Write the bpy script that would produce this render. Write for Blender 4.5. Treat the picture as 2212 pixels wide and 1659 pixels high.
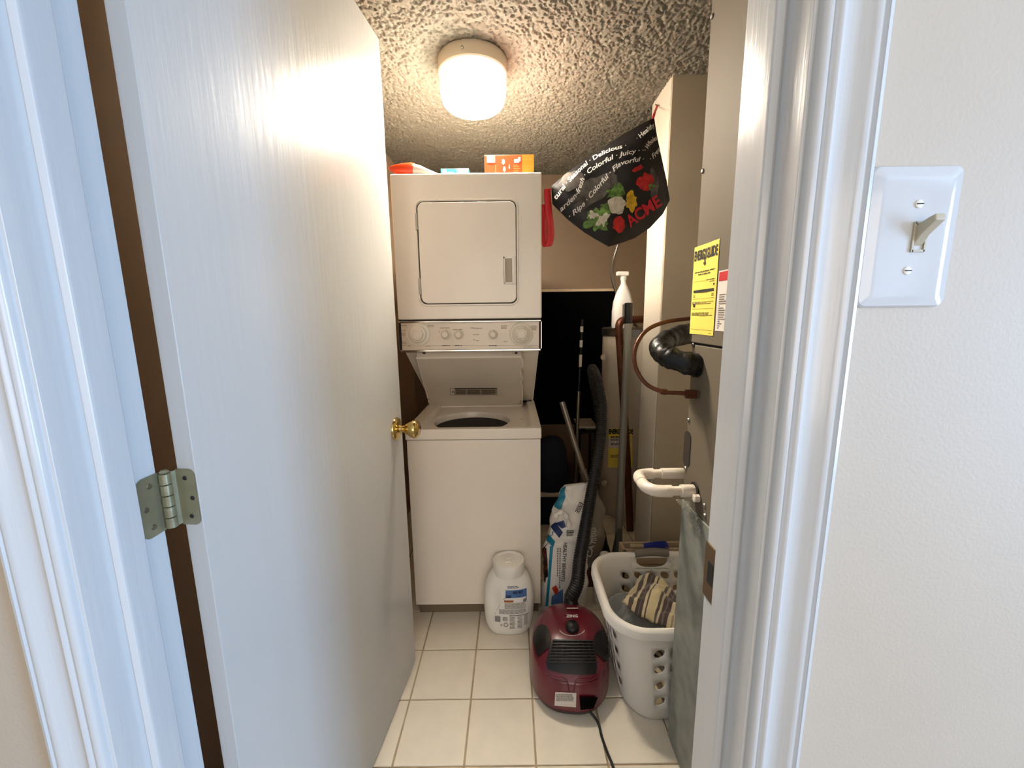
import bpy, bmesh, math, random
import numpy as np
from mathutils import Vector, Matrix, noise
random.seed(7); np.random.seed(7)
for o in list(bpy.data.objects): bpy.data.objects.remove(o)
SC = bpy.context.scene
COL = SC.collection
PI = math.pi
ZC = 1.32
FPX = 876.0
PITCH, ROLL, YAW = .1667, -.0123, -.0006
# ------------------------------------------------------------------ camera
_cy, _sy, _cp, _sp, _cr, _sr = math.cos(YAW), math.sin(YAW), math.cos(PITCH), math.sin(PITCH), math.cos(ROLL), math.sin(ROLL)
_F = Vector((_sy*_cp, _cy*_cp, -_sp)); _R0 = Vector((_cy, -_sy, 0)); _U0 = _R0.cross(_F)
_R = _R0*_cr + _U0*_sr; _U = -_R0*_sr + _U0*_cr
cam = bpy.data.objects.new('camera', bpy.data.cameras.new('camera')); COL.objects.link(cam)
cam.data.sensor_width = 36; cam.data.lens = FPX/2212*36; cam.data.clip_start = .02
cam.matrix_world = Matrix(((_R.x, _U.x, -_F.x, 0), (_R.y, _U.y, -_F.y, 0), (_R.z, _U.z, -_F.z, ZC), (0, 0, 0, 1)))
SC.camera = cam
# ------------------------------------------------------------------ world, lights, exposure
w = bpy.data.worlds.new('world'); SC.world = w; w.use_nodes = True
w.node_tree.nodes['Background'].inputs[0].default_value = (.55, .70, 1, 1)
w.node_tree.nodes['Background'].inputs[1].default_value = .5
SC.view_settings.view_transform = 'Standard'; SC.view_settings.look = 'None'
SC.view_settings.gamma = 1; SC.view_settings.exposure = 0.0; SC.view_settings.use_curve_mapping = False
LAMP_E = 345.0          # radiance of the lit glass of the closet lamp
def area(name, loc, rot, sx, sy, e, col):
    l = bpy.data.lights.new(name, 'AREA'); l.shape = 'RECTANGLE'; l.size = sx; l.size_y = sy; l.energy = e; l.color = col
    o = bpy.data.objects.new(name, l); COL.objects.link(o); o.location = loc; o.rotation_euler = rot; return o
area('daylight_side_window', (3.46, -1.45, 1.15), (0, PI/2, 0), 1.9, 1.05, 160, (.38, .62, 1.0))
area('daylight_rear_window', (.3, -2.42, 1.35), (PI/2, 0, 0), 2.2, 1.5, 36, (1.0, .84, .69))  # added fill from behind, no such window known; brightens surfaces facing the camera

# ------------------------------------------------------------------ pixel rays (used to read real places off the photograph)
def ray(u, v):
    return (_F + _R*((u-1106)/FPX) - _U*((v-829.5)/FPX))
O = Vector((0, 0, ZC))
def onY(u, v, Y): d = ray(u, v); return O + d*(Y/d.y)
def onX(u, v, X): d = ray(u, v); return O + d*(X/d.x)
def onZ(u, v, Z): d = ray(u, v); return O + d*((Z-ZC)/d.z)
def px(pt): return pt
# ------------------------------------------------------------------ materials
def S(r, g, b):
    f = lambda c: (c/255/12.92) if c/255 <= .04045 else ((c/255+.055)/1.055)**2.4
    return (f(r), f(g), f(b), 1)
def mat(name, c, rough=.5, metal=0, bump=0, bscale=100, var=0, vscale=8, coat=0, stretch=None, spec=.5, sheen=0):
    m = bpy.data.materials.new(name); m.use_nodes = True; nt = m.node_tree; b = nt.nodes['Principled BSDF']
    b.inputs['Base Color'].default_value = c; b.inputs['Roughness'].default_value = rough; b.inputs['Metallic'].default_value = metal
    b.inputs['Specular IOR Level'].default_value = spec
    if coat: b.inputs['Coat Weight'].default_value = coat; b.inputs['Coat Roughness'].default_value = .12
    if sheen: b.inputs['Sheen Weight'].default_value = sheen
    tc = nt.nodes.new('ShaderNodeTexCoord'); src = tc.outputs['Object']
    if stretch:
        mp = nt.nodes.new('ShaderNodeMapping'); mp.inputs['Scale'].default_value = stretch
        nt.links.new(src, mp.inputs[0]); src = mp.outputs[0]
    if bump:
        n = nt.nodes.new('ShaderNodeTexNoise'); n.inputs['Scale'].default_value = bscale; n.inputs['Detail'].default_value = 4
        nt.links.new(src, n.inputs['Vector'])
        bp = nt.nodes.new('ShaderNodeBump'); bp.inputs['Strength'].default_value = bump; bp.inputs['Distance'].default_value = .002
        nt.links.new(n.outputs['Fac'], bp.inputs['Height']); nt.links.new(bp.outputs[0], b.inputs['Normal'])
    if True:
        n = nt.nodes.new('ShaderNodeTexNoise'); n.inputs['Scale'].default_value = vscale; n.inputs['Detail'].default_value = 3
        nt.links.new(src, n.inputs['Vector'])
        r = nt.nodes.new('ShaderNodeValToRGB'); k = max(var, .015)
        r.color_ramp.elements[0].color = tuple(x*(1-k) for x in c[:3])+(1,); r.color_ramp.elements[1].color = tuple(min(1, x*(1+k)) for x in c[:3])+(1,)
        r.color_ramp.elements[0].position = .3; r.color_ramp.elements[1].position = .7
        nt.links.new(n.outputs['Fac'], r.inputs[0]); nt.links.new(r.outputs[0], b.inputs['Base Color'])
    return m
M = {}
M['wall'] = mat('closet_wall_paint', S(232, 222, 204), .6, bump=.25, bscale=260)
M['hall'] = mat('hall_wall_paint', S(197, 184, 166), .55, bump=.22, bscale=240)
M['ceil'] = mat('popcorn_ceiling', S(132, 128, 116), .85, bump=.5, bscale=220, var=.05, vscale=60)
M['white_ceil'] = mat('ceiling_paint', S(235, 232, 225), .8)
M['trim'] = mat('glossy_trim_paint', S(208, 210, 210), .22, bump=.5, bscale=60, stretch=(1, 1, .07), coat=.3)
M['door'] = mat('door_paint', S(190, 190, 187), .3, bump=.32, bscale=70, stretch=(1, 1, .09), coat=.15)
M['tile'] = mat('cream_floor_tile', S(242, 234, 216), .28, bump=.05, bscale=30, var=.03, vscale=14, coat=.2)
M['grout'] = mat('grout', S(186, 166, 134), .9, bump=.4, bscale=300, var=.15, vscale=30)
M['hallfloor'] = mat('hall_carpet', S(150, 135, 118), .95, bump=.8, bscale=400)
M['enamel'] = mat('white_enamel', S(240, 232, 218), .3, bump=.04, bscale=500, coat=.25)
M['enamel2'] = mat('lid_enamel', S(220, 212, 197), .38, bump=.06, bscale=500)
M['dark'] = mat('dark_gap', S(28, 24, 20), .8)
M['toe'] = mat('toe_kick', S(118, 104, 84), .6)
M['plastic_w'] = mat('white_plastic', S(242, 239, 230), .38)
M['plastic_c'] = mat('cream_plastic', S(220, 212, 196), .3)
M['chrome'] = mat('chrome', S(225, 220, 210), .15, 1)
M['steel'] = mat('dull_steel', S(150, 145, 135), .4, 1, bump=.1, bscale=60)
M['pole'] = mat('grey_pole', S(128, 126, 116), .4, .2)
M['brass'] = mat('polished_brass', S(214, 186, 120), .15, 1)
M['antique'] = mat('painted_over_brass', S(150, 145, 118), .35, .55, bump=.3, bscale=60, var=.08, vscale=40)
M['tub'] = mat('tub_speckle', S(120, 112, 104), .5, .0, var=.5, vscale=500)
M['ahu'] = mat('taupe_cabinet_paint', S(109, 100, 85), .65, bump=.08, bscale=30, spec=.25)
M['taupe'] = mat('taupe_board_paint', S(186, 172, 148), .5, bump=.1, bscale=200)
M['galv'] = mat('galvanised_steel', S(150, 154, 146), .42, .35, bump=.12, bscale=25, var=.2, vscale=22)
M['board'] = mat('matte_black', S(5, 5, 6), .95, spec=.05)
M['black'] = mat('black_plastic', S(13, 12, 12), .38, bump=.1, bscale=200)
M['tape'] = mat('black_tape', S(5, 5, 5), .36, bump=1.0, bscale=90, coat=.05, spec=.4)
M['copper'] = mat('aged_copper', S(96, 58, 40), .42, .6, var=.2, vscale=25)
M['pvc'] = mat('pvc', S(232, 222, 206), .3)
M['red'] = mat('vacuum_red', S(98, 19, 37), .28, var=.06, vscale=10, coat=.3)
M['darkred'] = mat('vacuum_dark_red', S(84, 14, 24), .3)
M['heater'] = mat('heater_enamel', S(196, 186, 168), .4)
M['basket'] = mat('basket_plastic', S(240, 236, 228), .42)
M['grip'] = mat('grey_grip', S(120, 112, 102), .6)
M['fabric'] = mat('black_bag_fabric', S(22, 20, 21), .45, bump=.5, bscale=40, var=.9, vscale=7)
M['strap'] = mat('red_strap', S(214, 40, 52), .5)
M['ink'] = mat('black_ink', S(28, 24, 22), .7)
M['greyink'] = mat('grey_ink', S(120, 112, 104), .7)
M['palebrn'] = mat('pale_ink', S(168, 152, 132), .7)
M['whiteink'] = mat('white_ink', S(230, 226, 220), .7)
M['yellow'] = mat('yellow_paper', S(240, 218, 96), .7, bump=.2, bscale=40, var=.04)
M['paper'] = mat('white_paper', S(222, 214, 204), .7)
M['redink'] = mat('red_ink', S(196, 30, 34), .55)
M['orange'] = mat('orange_card', S(196, 66, 18), .45)
M['amber'] = mat('amber_card', S(196, 118, 22), .45)
M['teal'] = mat('teal_card', S(28, 104, 112), .45)
M['capor'] = mat('orange_cap', S(196, 52, 12), .35)
M['bluelab'] = mat('blue_label', S(76, 112, 164), .5, var=.15, vscale=60)
M['green'] = mat('leaf_print', S(92, 128, 58), .5, var=.7, vscale=60)
M['cream'] = mat('cauliflower_print', S(206, 200, 182), .5, var=.25, vscale=60)
M['redveg'] = mat('pepper_print', S(190, 32, 34), .5, var=.35, vscale=50)
M['yelveg'] = mat('yellow_pepper_print', S(208, 168, 36), .5, var=.3, vscale=50)
M['greystone'] = mat('grey_print', S(84, 80, 76), .5, var=.5, vscale=30)
M['film'] = mat('bag_film_white', S(240, 235, 226), .32, bump=.5, bscale=22, coat=.3)
M['filmteal'] = mat('bag_film_teal', S(20, 130, 160), .32, bump=.3, bscale=22, coat=.3)
M['filmnavy'] = mat('bag_film_navy', S(28, 46, 96), .32, bump=.3, bscale=22, coat=.3)
M['filmgrey'] = mat('bag_film_grey', S(126, 118, 104), .4, bump=.4, bscale=22, var=.3, vscale=9)
M['catbrown'] = mat('bag_film_brown', S(78, 40, 30), .4, var=.6, vscale=25)
M['pink'] = mat('pink_film', S(226, 84, 118), .4)
M['navy'] = mat('navy_cloth', S(14, 18, 34), .8, bump=.3, bscale=80)
M['wood'] = mat('pale_wood', S(196, 176, 146), .6, var=.15, vscale=12, stretch=(1, 14, 14))
M['brownwood'] = mat('brown_wood', S(104, 62, 36), .6, var=.25, vscale=12)
M['bluebr'] = mat('blue_bristles', S(16, 34, 150), .5)
M['greycloth'] = mat('grey_towel', S(136, 140, 140), .95, bump=.9, bscale=160, var=.15, sheen=.3)
M['whitecloth'] = mat('white_cloth', S(222, 216, 206), .9, bump=.5, bscale=120)
M['olive'] = mat('mop_olive_plastic', S(74, 76, 62), .5)
# striped towel
def stripe_mat():
    m = mat('striped_towel', S(210, 196, 160), .95, bump=.9, bscale=160, sheen=.3); nt = m.node_tree; b = nt.nodes['Principled BSDF']
    uv = nt.nodes.new('ShaderNodeAttribute'); uv.attribute_name = 'stripe'
    r = nt.nodes.new('ShaderNodeValToRGB'); r.color_ramp.interpolation = 'CONSTANT'
    els = [(0, S(214, 200, 164)), (.12, S(96, 84, 78)), (.2, S(214, 200, 164)), (.27, S(84, 74, 70)), (.33, S(110, 98, 92)), (.36, S(78, 68, 66)), (.42, S(214, 200, 164)), (.47, S(100, 88, 82)), (.5, S(216, 202, 160)), (.66, S(100, 88, 82)), (.7, S(206, 192, 160)), (.74, S(84, 74, 72)), (.8, S(116, 104, 98)), (.83, S(76, 68, 66)), (.9, S(214, 200, 164))]
    while len(r.color_ramp.elements) < len(els): r.color_ramp.elements.new(.5)
    for e, (p, c) in zip(r.color_ramp.elements, els): e.position = p; e.color = c
    nt.links.new(uv.outputs['Fac'], r.inputs[0]); nt.links.new(r.outputs[0], b.inputs['Base Color'])
    return m
M['stripe'] = stripe_mat()
def emis(name, c, e):
    m = bpy.data.materials.new(name); m.use_nodes = True; nt = m.node_tree; nt.nodes.clear()
    em = nt.nodes.new('ShaderNodeEmission'); em.inputs[0].default_value = c; em.inputs[1].default_value = e
    o = nt.nodes.new('ShaderNodeOutputMaterial'); nt.links.new(em.outputs[0], o.inputs[0]); return m
M['lamp'] = emis('lit_opal_glass', (1, .87, .71, 1), LAMP_E)
_nt = M['lamp'].node_tree; _g = _nt.nodes.new('ShaderNodeNewGeometry'); _s = _nt.nodes.new('ShaderNodeSeparateXYZ'); _m = _nt.nodes.new('ShaderNodeMapRange')
_m.inputs['From Min'].default_value = 0; _m.inputs['From Max'].default_value = -1; _m.inputs['To Min'].default_value = LAMP_E*.025; _m.inputs['To Max'].default_value = LAMP_E
_nt.links.new(_g.outputs['Normal'], _s.inputs[0]); _nt.links.new(_s.outputs[2], _m.inputs[0]); _nt.links.new(_m.outputs[0], _nt.nodes['Emission'].inputs[1])
def clearmat(name, col, rough, mixf, crinkle):
    m = bpy.data.materials.new(name); m.use_nodes = True; nt = m.node_tree; nt.nodes.clear()
    t = nt.nodes.new('ShaderNodeBsdfTransparent'); t.inputs[0].default_value = (.93, .93, .9, 1)
    g = nt.nodes.new('ShaderNodeBsdfPrincipled'); g.inputs['Base Color'].default_value = col; g.inputs['Roughness'].default_value = rough
    g.inputs['Coat Weight'].default_value = 1
    mx = nt.nodes.new('ShaderNodeMixShader'); mx.inputs[0].default_value = mixf
    n = nt.nodes.new('ShaderNodeTexNoise'); n.inputs['Scale'].default_value = crinkle
    bp = nt.nodes.new('ShaderNodeBump'); bp.inputs['Strength'].default_value = .8; bp.inputs['Distance'].default_value = .004
    nt.links.new(n.outputs['Fac'], bp.inputs['Height']); nt.links.new(bp.outputs[0], g.inputs['Normal'])
    o = nt.nodes.new('ShaderNodeOutputMaterial')
    nt.links.new(t.outputs[0], mx.inputs[1]); nt.links.new(g.outputs[0], mx.inputs[2]); nt.links.new(mx.outputs[0], o.inputs[0]); return m
M['wrap'] = clearmat('clear_wrap', S(200, 196, 186), .15, .4, 60)
M['glass'] = clearmat('window_glass', S(235, 240, 245), .05, .06, 1)
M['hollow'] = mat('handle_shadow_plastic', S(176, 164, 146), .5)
M['trans'] = clearmat('clear_dial', S(235, 225, 210), .1, .3, 3)

# ------------------------------------------------------------------ mesh helpers
def tag(o, label=None, cat=None, group=None, kind=None):
    if label: o['label'] = label
    if cat: o['category'] = cat
    if group: o['group'] = group
    if kind: o['kind'] = kind
    return o
def link(name, me, m, parent=None):
    o = bpy.data.objects.new(name, me); COL.objects.link(o)
    if m is not None and not me.materials: me.materials.append(m)
    if parent is not None:
        o.parent = parent; o.matrix_parent_inverse = Matrix.Identity(4)
        # geometry is authored in world space: move it into the parent's frame
        pm = world_of(parent).inverted()
        me.transform(pm)
    return o
def world_of(o):
    m = o.matrix_basis.copy(); p = o.parent
    while p: m = p.matrix_basis @ m; p = p.parent
    return m
def empty(name, loc, label, cat, group=None, rz=0):
    o = bpy.data.objects.new(name, None); COL.objects.link(o); o.location = loc; o.rotation_euler = (0, 0, rz); o.empty_display_size = .05
    return tag(o, label, cat, group)
class MB:
    def __init__(s): s.v = []; s.f = []
    def add(s, vs, fs):
        n = len(s.v); s.v += [tuple(p) for p in vs]; s.f += [tuple(i+n for i in f) for f in fs]; return s
    def box(s, a, b):
        x0, y0, z0 = a; x1, y1, z1 = b
        return s.add([(x0,y0,z0),(x1,y0,z0),(x1,y1,z0),(x0,y1,z0),(x0,y0,z1),(x1,y0,z1),(x1,y1,z1),(x0,y1,z1)],
                     [(0,3,2,1),(4,5,6,7),(0,1,5,4),(1,2,6,5),(2,3,7,6),(3,0,4,7)])
    def prism(s, poly, d):           # poly: world pts, extruded by vector d
        n = len(poly); d = Vector(d)
        vs = [Vector(p) for p in poly] + [Vector(p)+d for p in poly]
        return s.add(vs, [tuple(range(n))[::-1], tuple(range(n, 2*n))] + [(i, (i+1) % n, (i+1) % n+n, i+n) for i in range(n)])
    def tube(s, pts, r, n=12, cap=True, closed=False):
        pts = [Vector(p) for p in pts]; rs = r if hasattr(r, '__len__') else [r]*len(pts)
        N = len(pts); rings = []; up = None
        for i, p in enumerate(pts):
            t = (pts[min(i+1, N-1)] - pts[max(i-1, 0)]).normalized()
            if up is None:
                up = Vector((0, 0, 1)) if abs(t.z) < .9 else Vector((1, 0, 0))
            a = t.cross(up); a.normalize(); b = a.cross(t).normalized(); up = b
            rings.append([p + (a*math.cos(2*PI*k/n) + b*math.sin(2*PI*k/n))*rs[i] for k in range(n)])
        vs = [q for rg in rings for q in rg]; fs = []
        for i in range(N-1):
            for k in range(n): fs.append((i*n+k, i*n+(k+1) % n, (i+1)*n+(k+1) % n, (i+1)*n+k))
        if cap: fs.append(tuple(range(n))[::-1]); fs.append(tuple((N-1)*n+k for k in range(n)))
        return s.add(vs, fs)
    def lathe(s, prof, c, ax=(0, 0, 1), n=32, sx=1, sy=1):   # prof: (r, h)
        ax = Vector(ax).normalized(); a = ax.orthogonal().normalized()
        if abs(ax.z) > .99: a = Vector((1, 0, 0))
        b = ax.cross(a); c = Vector(c); vs = []; fs = []
        for r, h in prof:
            for k in range(n):
                t = 2*PI*k/n; vs.append(c + ax*h + a*(r*sx*math.cos(t)) + b*(r*sy*math.sin(t)))
        for i in range(len(prof)-1):
            for k in range(n): fs.append((i*n+k, i*n+(k+1) % n, (i+1)*n+(k+1) % n, (i+1)*n+k))
        if prof[0][0] > 1e-6: fs.append(tuple(range(n))[::-1])
        if prof[-1][0] > 1e-6: fs.append(tuple((len(prof)-1)*n+k for k in range(n)))
        return s.add(vs, fs)
    def grid(s, fn, nu, nv, closeu=False):
        vs = [fn(i/nu, j/nv) for j in range(nv+1) for i in range(nu+(0 if closeu else 1))]
        W = nu if closeu else nu+1; fs = []
        for j in range(nv):
            for i in range(nu):
                i2 = (i+1) % W; fs.append((j*W+i, j*W+i2, (j+1)*W+i2, (j+1)*W+i))
        return s.add(vs, fs)
    def build(s, name, m, parent=None, smooth=None, bevel=0, seg=2, merge=True, solid=0, sub=0):
        me = bpy.data.meshes.new(name); me.from_pydata(s.v, [], s.f); me.update()
        bm = bmesh.new(); bm.from_mesh(me)
        if merge: bmesh.ops.remove_doubles(bm, verts=bm.verts, dist=1e-6)
        bmesh.ops.recalc_face_normals(bm, faces=bm.faces) if merge else None
        bm.to_mesh(me); bm.free()
        if smooth is not None:
            me.shade_smooth(); me.set_sharp_from_angle(angle=math.radians(smooth))
        o = link(name, me, m, parent)
        if solid: d = o.modifiers.new('solid', 'SOLIDIFY'); d.thickness = solid; d.offset = 0
        if bevel: d = o.modifiers.new('bevel', 'BEVEL'); d.width = bevel; d.segments = seg; d.limit_method = 'ANGLE'; d.angle_limit = math.radians(40); 
        if sub: d = o.modifiers.new('sub', 'SUBSURF'); d.levels = sub; d.render_levels = sub
        if bevel: me.shade_smooth(); d = o.modifiers.new('wn', 'WEIGHTED_NORMAL'); d.keep_sharp = True
        return o
def smoothpath(pts, n=8):            # Catmull-Rom
    P = [Vector(p) for p in pts]; P = [P[0]*2-P[1]] + P + [P[-1]*2-P[-2]]; out = []
    for i in range(1, len(P)-2):
        for k in range(n):
            t = k/n; a, b, c, d = P[i-1], P[i], P[i+1], P[i+2]
            out.append(.5*((2*b) + (c-a)*t + (2*a-5*b+4*c-d)*t*t + (3*b-a-3*c+d)*t**3))
    out.append(P[-2]); return out
# ---- flat print: polygons / text in a 2-D frame mapped to the surface by F(x,y)
def text2d(s, size=1, shear=0, align='CENTER', bold=0, squeeze=1):
    cu = bpy.data.curves.new('t', 'FONT'); cu.body = s; cu.size = size; cu.shear = shear; cu.align_x = align; cu.align_y = 'CENTER'; cu.offset = bold; cu.resolution_u = 3
    o = bpy.data.objects.new('t', cu); COL.objects.link(o)
    me = bpy.data.meshes.new_from_object(o)
    vs = [(v.co.x*squeeze, v.co.y) for v in me.vertices]; fs = [tuple(p.vertices) for p in me.polygons]
    bpy.data.objects.remove(o); bpy.data.curves.remove(cu); bpy.data.meshes.remove(me)
    return vs, fs
class Print:
    def __init__(s, F): s.F = F; s.v = []; s.f = []
    def _put(s, vs, fs): n = len(s.v); s.v += vs; s.f += [tuple(i+n for i in f) for f in fs]
    def rect(s, x0, y0, x1, y1, nx=1, ny=1):
        vs = [(x0+(x1-x0)*i/nx, y0+(y1-y0)*j/ny) for j in range(ny+1) for i in range(nx+1)]
        s._put(vs, [(j*(nx+1)+i, j*(nx+1)+i+1, (j+1)*(nx+1)+i+1, (j+1)*(nx+1)+i) for j in range(ny) for i in range(nx)]); return s
    def poly(s, pts): s._put(list(pts), [tuple(range(len(pts)))]); return s
    def blob(s, cx, cy, rx, ry, rough=.12, n=28, seed=0, rings=4, rot=0):
        vs = [(cx, cy)]; c, d = math.cos(rot), math.sin(rot)
        rr = random.Random(seed); sd = rr.random()*50
        for q in range(1, rings+1):
            for k in range(n):
                t = 2*PI*k/n; w = 1+rough*2.2*noise.noise(Vector((1.6*math.cos(t), 1.6*math.sin(t), sd)))+rough*1.1*noise.noise(Vector((4*math.cos(t), 4*math.sin(t), sd)))
                x = rx*w*math.cos(t)*q/rings; y = ry*w*math.sin(t)*q/rings; vs.append((cx+x*c-y*d, cy+x*d+y*c))
        fs = [(0, 1+k, 1+(k+1) % n) for k in range(n)]
        for q in range(rings-1):
            for k in range(n): fs.append((1+q*n+k, 1+(q+1)*n+k, 1+(q+1)*n+(k+1) % n, 1+q*n+(k+1) % n))
        s._put(vs, fs); return s
    def text(s, t, x, y, size, rot=0, flip=False, **k):
        vs, fs = text2d(t, size, **k); c, d = math.cos(rot), math.sin(rot); g = -1 if flip else 1
        s._put([(x+a*c-b*d*1, y+(a*d+b*c)*g) for a, b in vs], fs); return s
    def ring(s, x, y, r0, r1, a0=0, a1=2*PI, n=32):
        vs = []; fs = []
        for k in range(n+1):
            t = a0+(a1-a0)*k/n; vs += [(x+r0*math.cos(t), y+r0*math.sin(t)), (x+r1*math.cos(t), y+r1*math.sin(t))]
        s._put(vs, [(2*k, 2*k+1, 2*k+3, 2*k+2) for k in range(n)]); return s
    def lines(s, x0, y0, x1, y1, n, fill=.5, jit=.25, words=6):
        h = (y1-y0)/n
        for i in range(n):
            x = x0; xe = x1-(x1-x0)*jit*random.random()
            while x < xe:
                wd = (x1-x0)/words*(.5+random.random()); s.rect(x, y0+h*i, min(x+wd, xe), y0+h*(i+fill)); x += wd*1.18
        return s
    def build(s, name, m, parent):
        me = bpy.data.meshes.new(name); me.from_pydata([tuple(s.F(*p)) for p in s.v], [], s.f); me.update()
        o = link(name, me, m, parent)
        if len(s.f) > 30 and name in ('print', 'label_text', 'fine_print', 'barcode', 'pale_print', 'lettering', 'dark_print', 'script_lettering', 'carton_print', 'white_print'): o['kind'] = 'stuff'
        return o
def struct(o): o['kind'] = 'structure'; return o

# ================================================================== SETTING
CEIL = 2.265
XL, XR, YB = -.72, 1.32, 2.96
YW0, YW1 = .434, .5545          # hall face / closet face of the front wall
XJL, XJR = -.515, .288
_e = onZ(898, 1425, .012); _h = onZ(810, 1659, .012)
XE, YE = _e.x, _e.y
sl = (_e.x-_h.x)/(_e.y-_h.y)
DTOP = (onY(820, 85, YE)).z
OPZ = DTOP + .008
# floor and tiles
T = .2146; TX0, TY0 = -.1193*1.32, 1.2467*1.32
fl = struct(MB().box((XL-.05, YW1-.12, -.06), (XR+.05, YB+.05, -.004)).build('floor', M['grout']))
k = 0
for i in range(-3, 8):
    for j in range(-7, 6):
        x0 = TX0+i*T; y0 = TY0+j*T
        x0, x1, y0, y1 = max(x0+.003, XL), min(x0+T-.003, XR), max(y0+.003, YW1-.12), min(y0+T-.003, YB)
        if x1-x0 < .02 or y1-y0 < .02: continue
        z = random.uniform(-.0006, .0004)
        MB().box((x0, y0, -.012), (x1, y1, z)).build('tile', M['tile'], fl, bevel=.0016, seg=2)
def wallbox(name, parts, m):
    b = MB()
    for a, c in parts: b.box(a, c)
    return struct(b.build(name, m, merge=False))
M['tan'] = mat('tan_wall_paint', S(122, 102, 78), .6, bump=.2, bscale=260)  # closet wall colour darkened to paint in the shade on the back wall
wallbox('wall_left', [((XL-.1, YW1, -.05), (XL, YB, CEIL+.12))], mat('left_wall_paint', S(170, 146, 120), .6, bump=.2, bscale=260))  # wall colour darkened too: shade behind the door put into the paint
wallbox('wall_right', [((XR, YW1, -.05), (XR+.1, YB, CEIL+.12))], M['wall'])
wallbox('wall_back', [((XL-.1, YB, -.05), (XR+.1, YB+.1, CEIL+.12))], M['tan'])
# projecting wall pier right of the appliances
XC = onY(1450, 165, 1.905).x; YC0 = onZ(1450, 165, CEIL).y; YC1 = YC0 + .225
XC = onZ(1450, 165, CEIL).x
struct(MB().box((XC, YC0, -.001), (XR, YC1, CEIL+.02)).build('wall_pier', M['wall'], bevel=.004))
struct(MB().box((XC+.003, YC0-.012, 0), (XR, YC0-.0005, CEIL+.01)).build('trim_7', M['taupe'], bevel=.001))
# front wall with the door opening
a = XJL-.018; b = XJR+.018
wallbox('wall_front', [((-2.2, YW0, -.05), (a, YW1, 2.56)), ((b, YW0, -.05), (3.6, YW1, 2.56)), ((a, YW0, OPZ+.02), (b, YW1, 2.56))], M['hall'])
# popcorn ceiling of the closet: real relief
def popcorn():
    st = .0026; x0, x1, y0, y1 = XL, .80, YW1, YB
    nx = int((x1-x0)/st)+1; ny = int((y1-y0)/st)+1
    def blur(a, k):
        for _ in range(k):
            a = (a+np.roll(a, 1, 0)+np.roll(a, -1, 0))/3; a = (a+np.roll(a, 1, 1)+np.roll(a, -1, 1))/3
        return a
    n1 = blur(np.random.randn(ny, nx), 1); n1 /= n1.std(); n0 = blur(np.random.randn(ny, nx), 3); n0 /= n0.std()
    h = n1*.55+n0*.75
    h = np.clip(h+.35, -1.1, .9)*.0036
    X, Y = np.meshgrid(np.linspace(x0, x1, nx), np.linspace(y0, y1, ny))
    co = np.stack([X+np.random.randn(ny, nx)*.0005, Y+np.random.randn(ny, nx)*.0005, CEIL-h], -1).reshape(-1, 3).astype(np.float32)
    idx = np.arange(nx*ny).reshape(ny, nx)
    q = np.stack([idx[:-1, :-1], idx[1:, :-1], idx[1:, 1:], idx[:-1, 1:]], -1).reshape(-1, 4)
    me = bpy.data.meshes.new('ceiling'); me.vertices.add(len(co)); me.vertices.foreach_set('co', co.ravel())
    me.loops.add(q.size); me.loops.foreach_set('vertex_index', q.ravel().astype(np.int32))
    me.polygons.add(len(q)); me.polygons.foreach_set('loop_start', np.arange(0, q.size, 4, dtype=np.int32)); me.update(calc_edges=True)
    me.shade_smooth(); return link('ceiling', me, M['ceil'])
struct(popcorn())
wallbox('ceiling_slab', [((XL-.1, YW1, CEIL+.006), (XR+.1, YB+.1, CEIL+.12)), ((.80, YW1, CEIL-.001), (XR, YB, CEIL+.02))], M['ceil']).name = 'ceiling_edge'
# hall (mostly behind the camera)
HX0, HX1, HY0 = -2.1, 3.5, -2.5
wallbox('floor_hall', [((HX0, HY0, -.05), (HX1, YW0, 0))], M['hallfloor'])
wallbox('ceiling_hall', [((HX0, HY0, 2.44), (HX1, YW0, 2.5))], M['white_ceil'])
wallbox('wall_hall_left', [((HX0-.1, HY0, -.05), (HX0, YW0, 2.5))], M['hall'])
wallbox('wall_hall_right', [((HX1, HY0, -.05), (HX1+.1, -1.99, 2.5)), ((HX1, -.91, -.05), (HX1+.1, YW0, 2.5)), ((HX1, -1.99, 2.15), (HX1+.1, -.91, 2.5)), ((HX1, -1.99, -.05), (HX1+.1, -.91, .15))], M['hall'])
wallbox('wall_hall_rear', [((HX0, HY0-.1, -.05), (-.85, HY0, 2.5)), ((1.45, HY0-.1, -.05), (HX1, HY0, 2.5)), ((-.85, HY0-.1, 2.15), (1.45, HY0, 2.5)), ((-.85, HY0-.1, -.05), (1.45, HY0, .55))], M['hall'])
wn = wallbox('window_1', [((HX1-.01, -2.03, .11), (HX1+.02, -1.97, 2.19)), ((HX1-.01, -.93, .11), (HX1+.02, -.87, 2.19)), ((HX1-.01, -1.97, 2.13), (HX1+.02, -.93, 2.19)), ((HX1-.01, -1.97, .11), (HX1+.02, -.93, .17))], M['trim'])
MB().box((HX1+.04, -1.99, .15), (HX1+.046, -.91, 2.15)).build('pane', M['glass'], wn)
wn = wallbox('window_2', [((-.9, HY0-.02, .5), (-.84, HY0+.012, 2.2)), ((1.44, HY0-.02, .5), (1.5, HY0+.012, 2.2)), ((-.84, HY0-.02, 2.14), (1.44, HY0+.012, 2.2)), ((-.84, HY0-.02, .5), (1.44, HY0+.012, .56)), ((.28, HY0-.02, .56), (.32, HY0+.01, 2.14))], M['trim'])  # unseen window, added to go with the rear fill light
MB().box((-.85, HY0-.06, .55), (1.45, HY0-.054, 2.15)).build('pane', M['glass'], wn)

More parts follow.
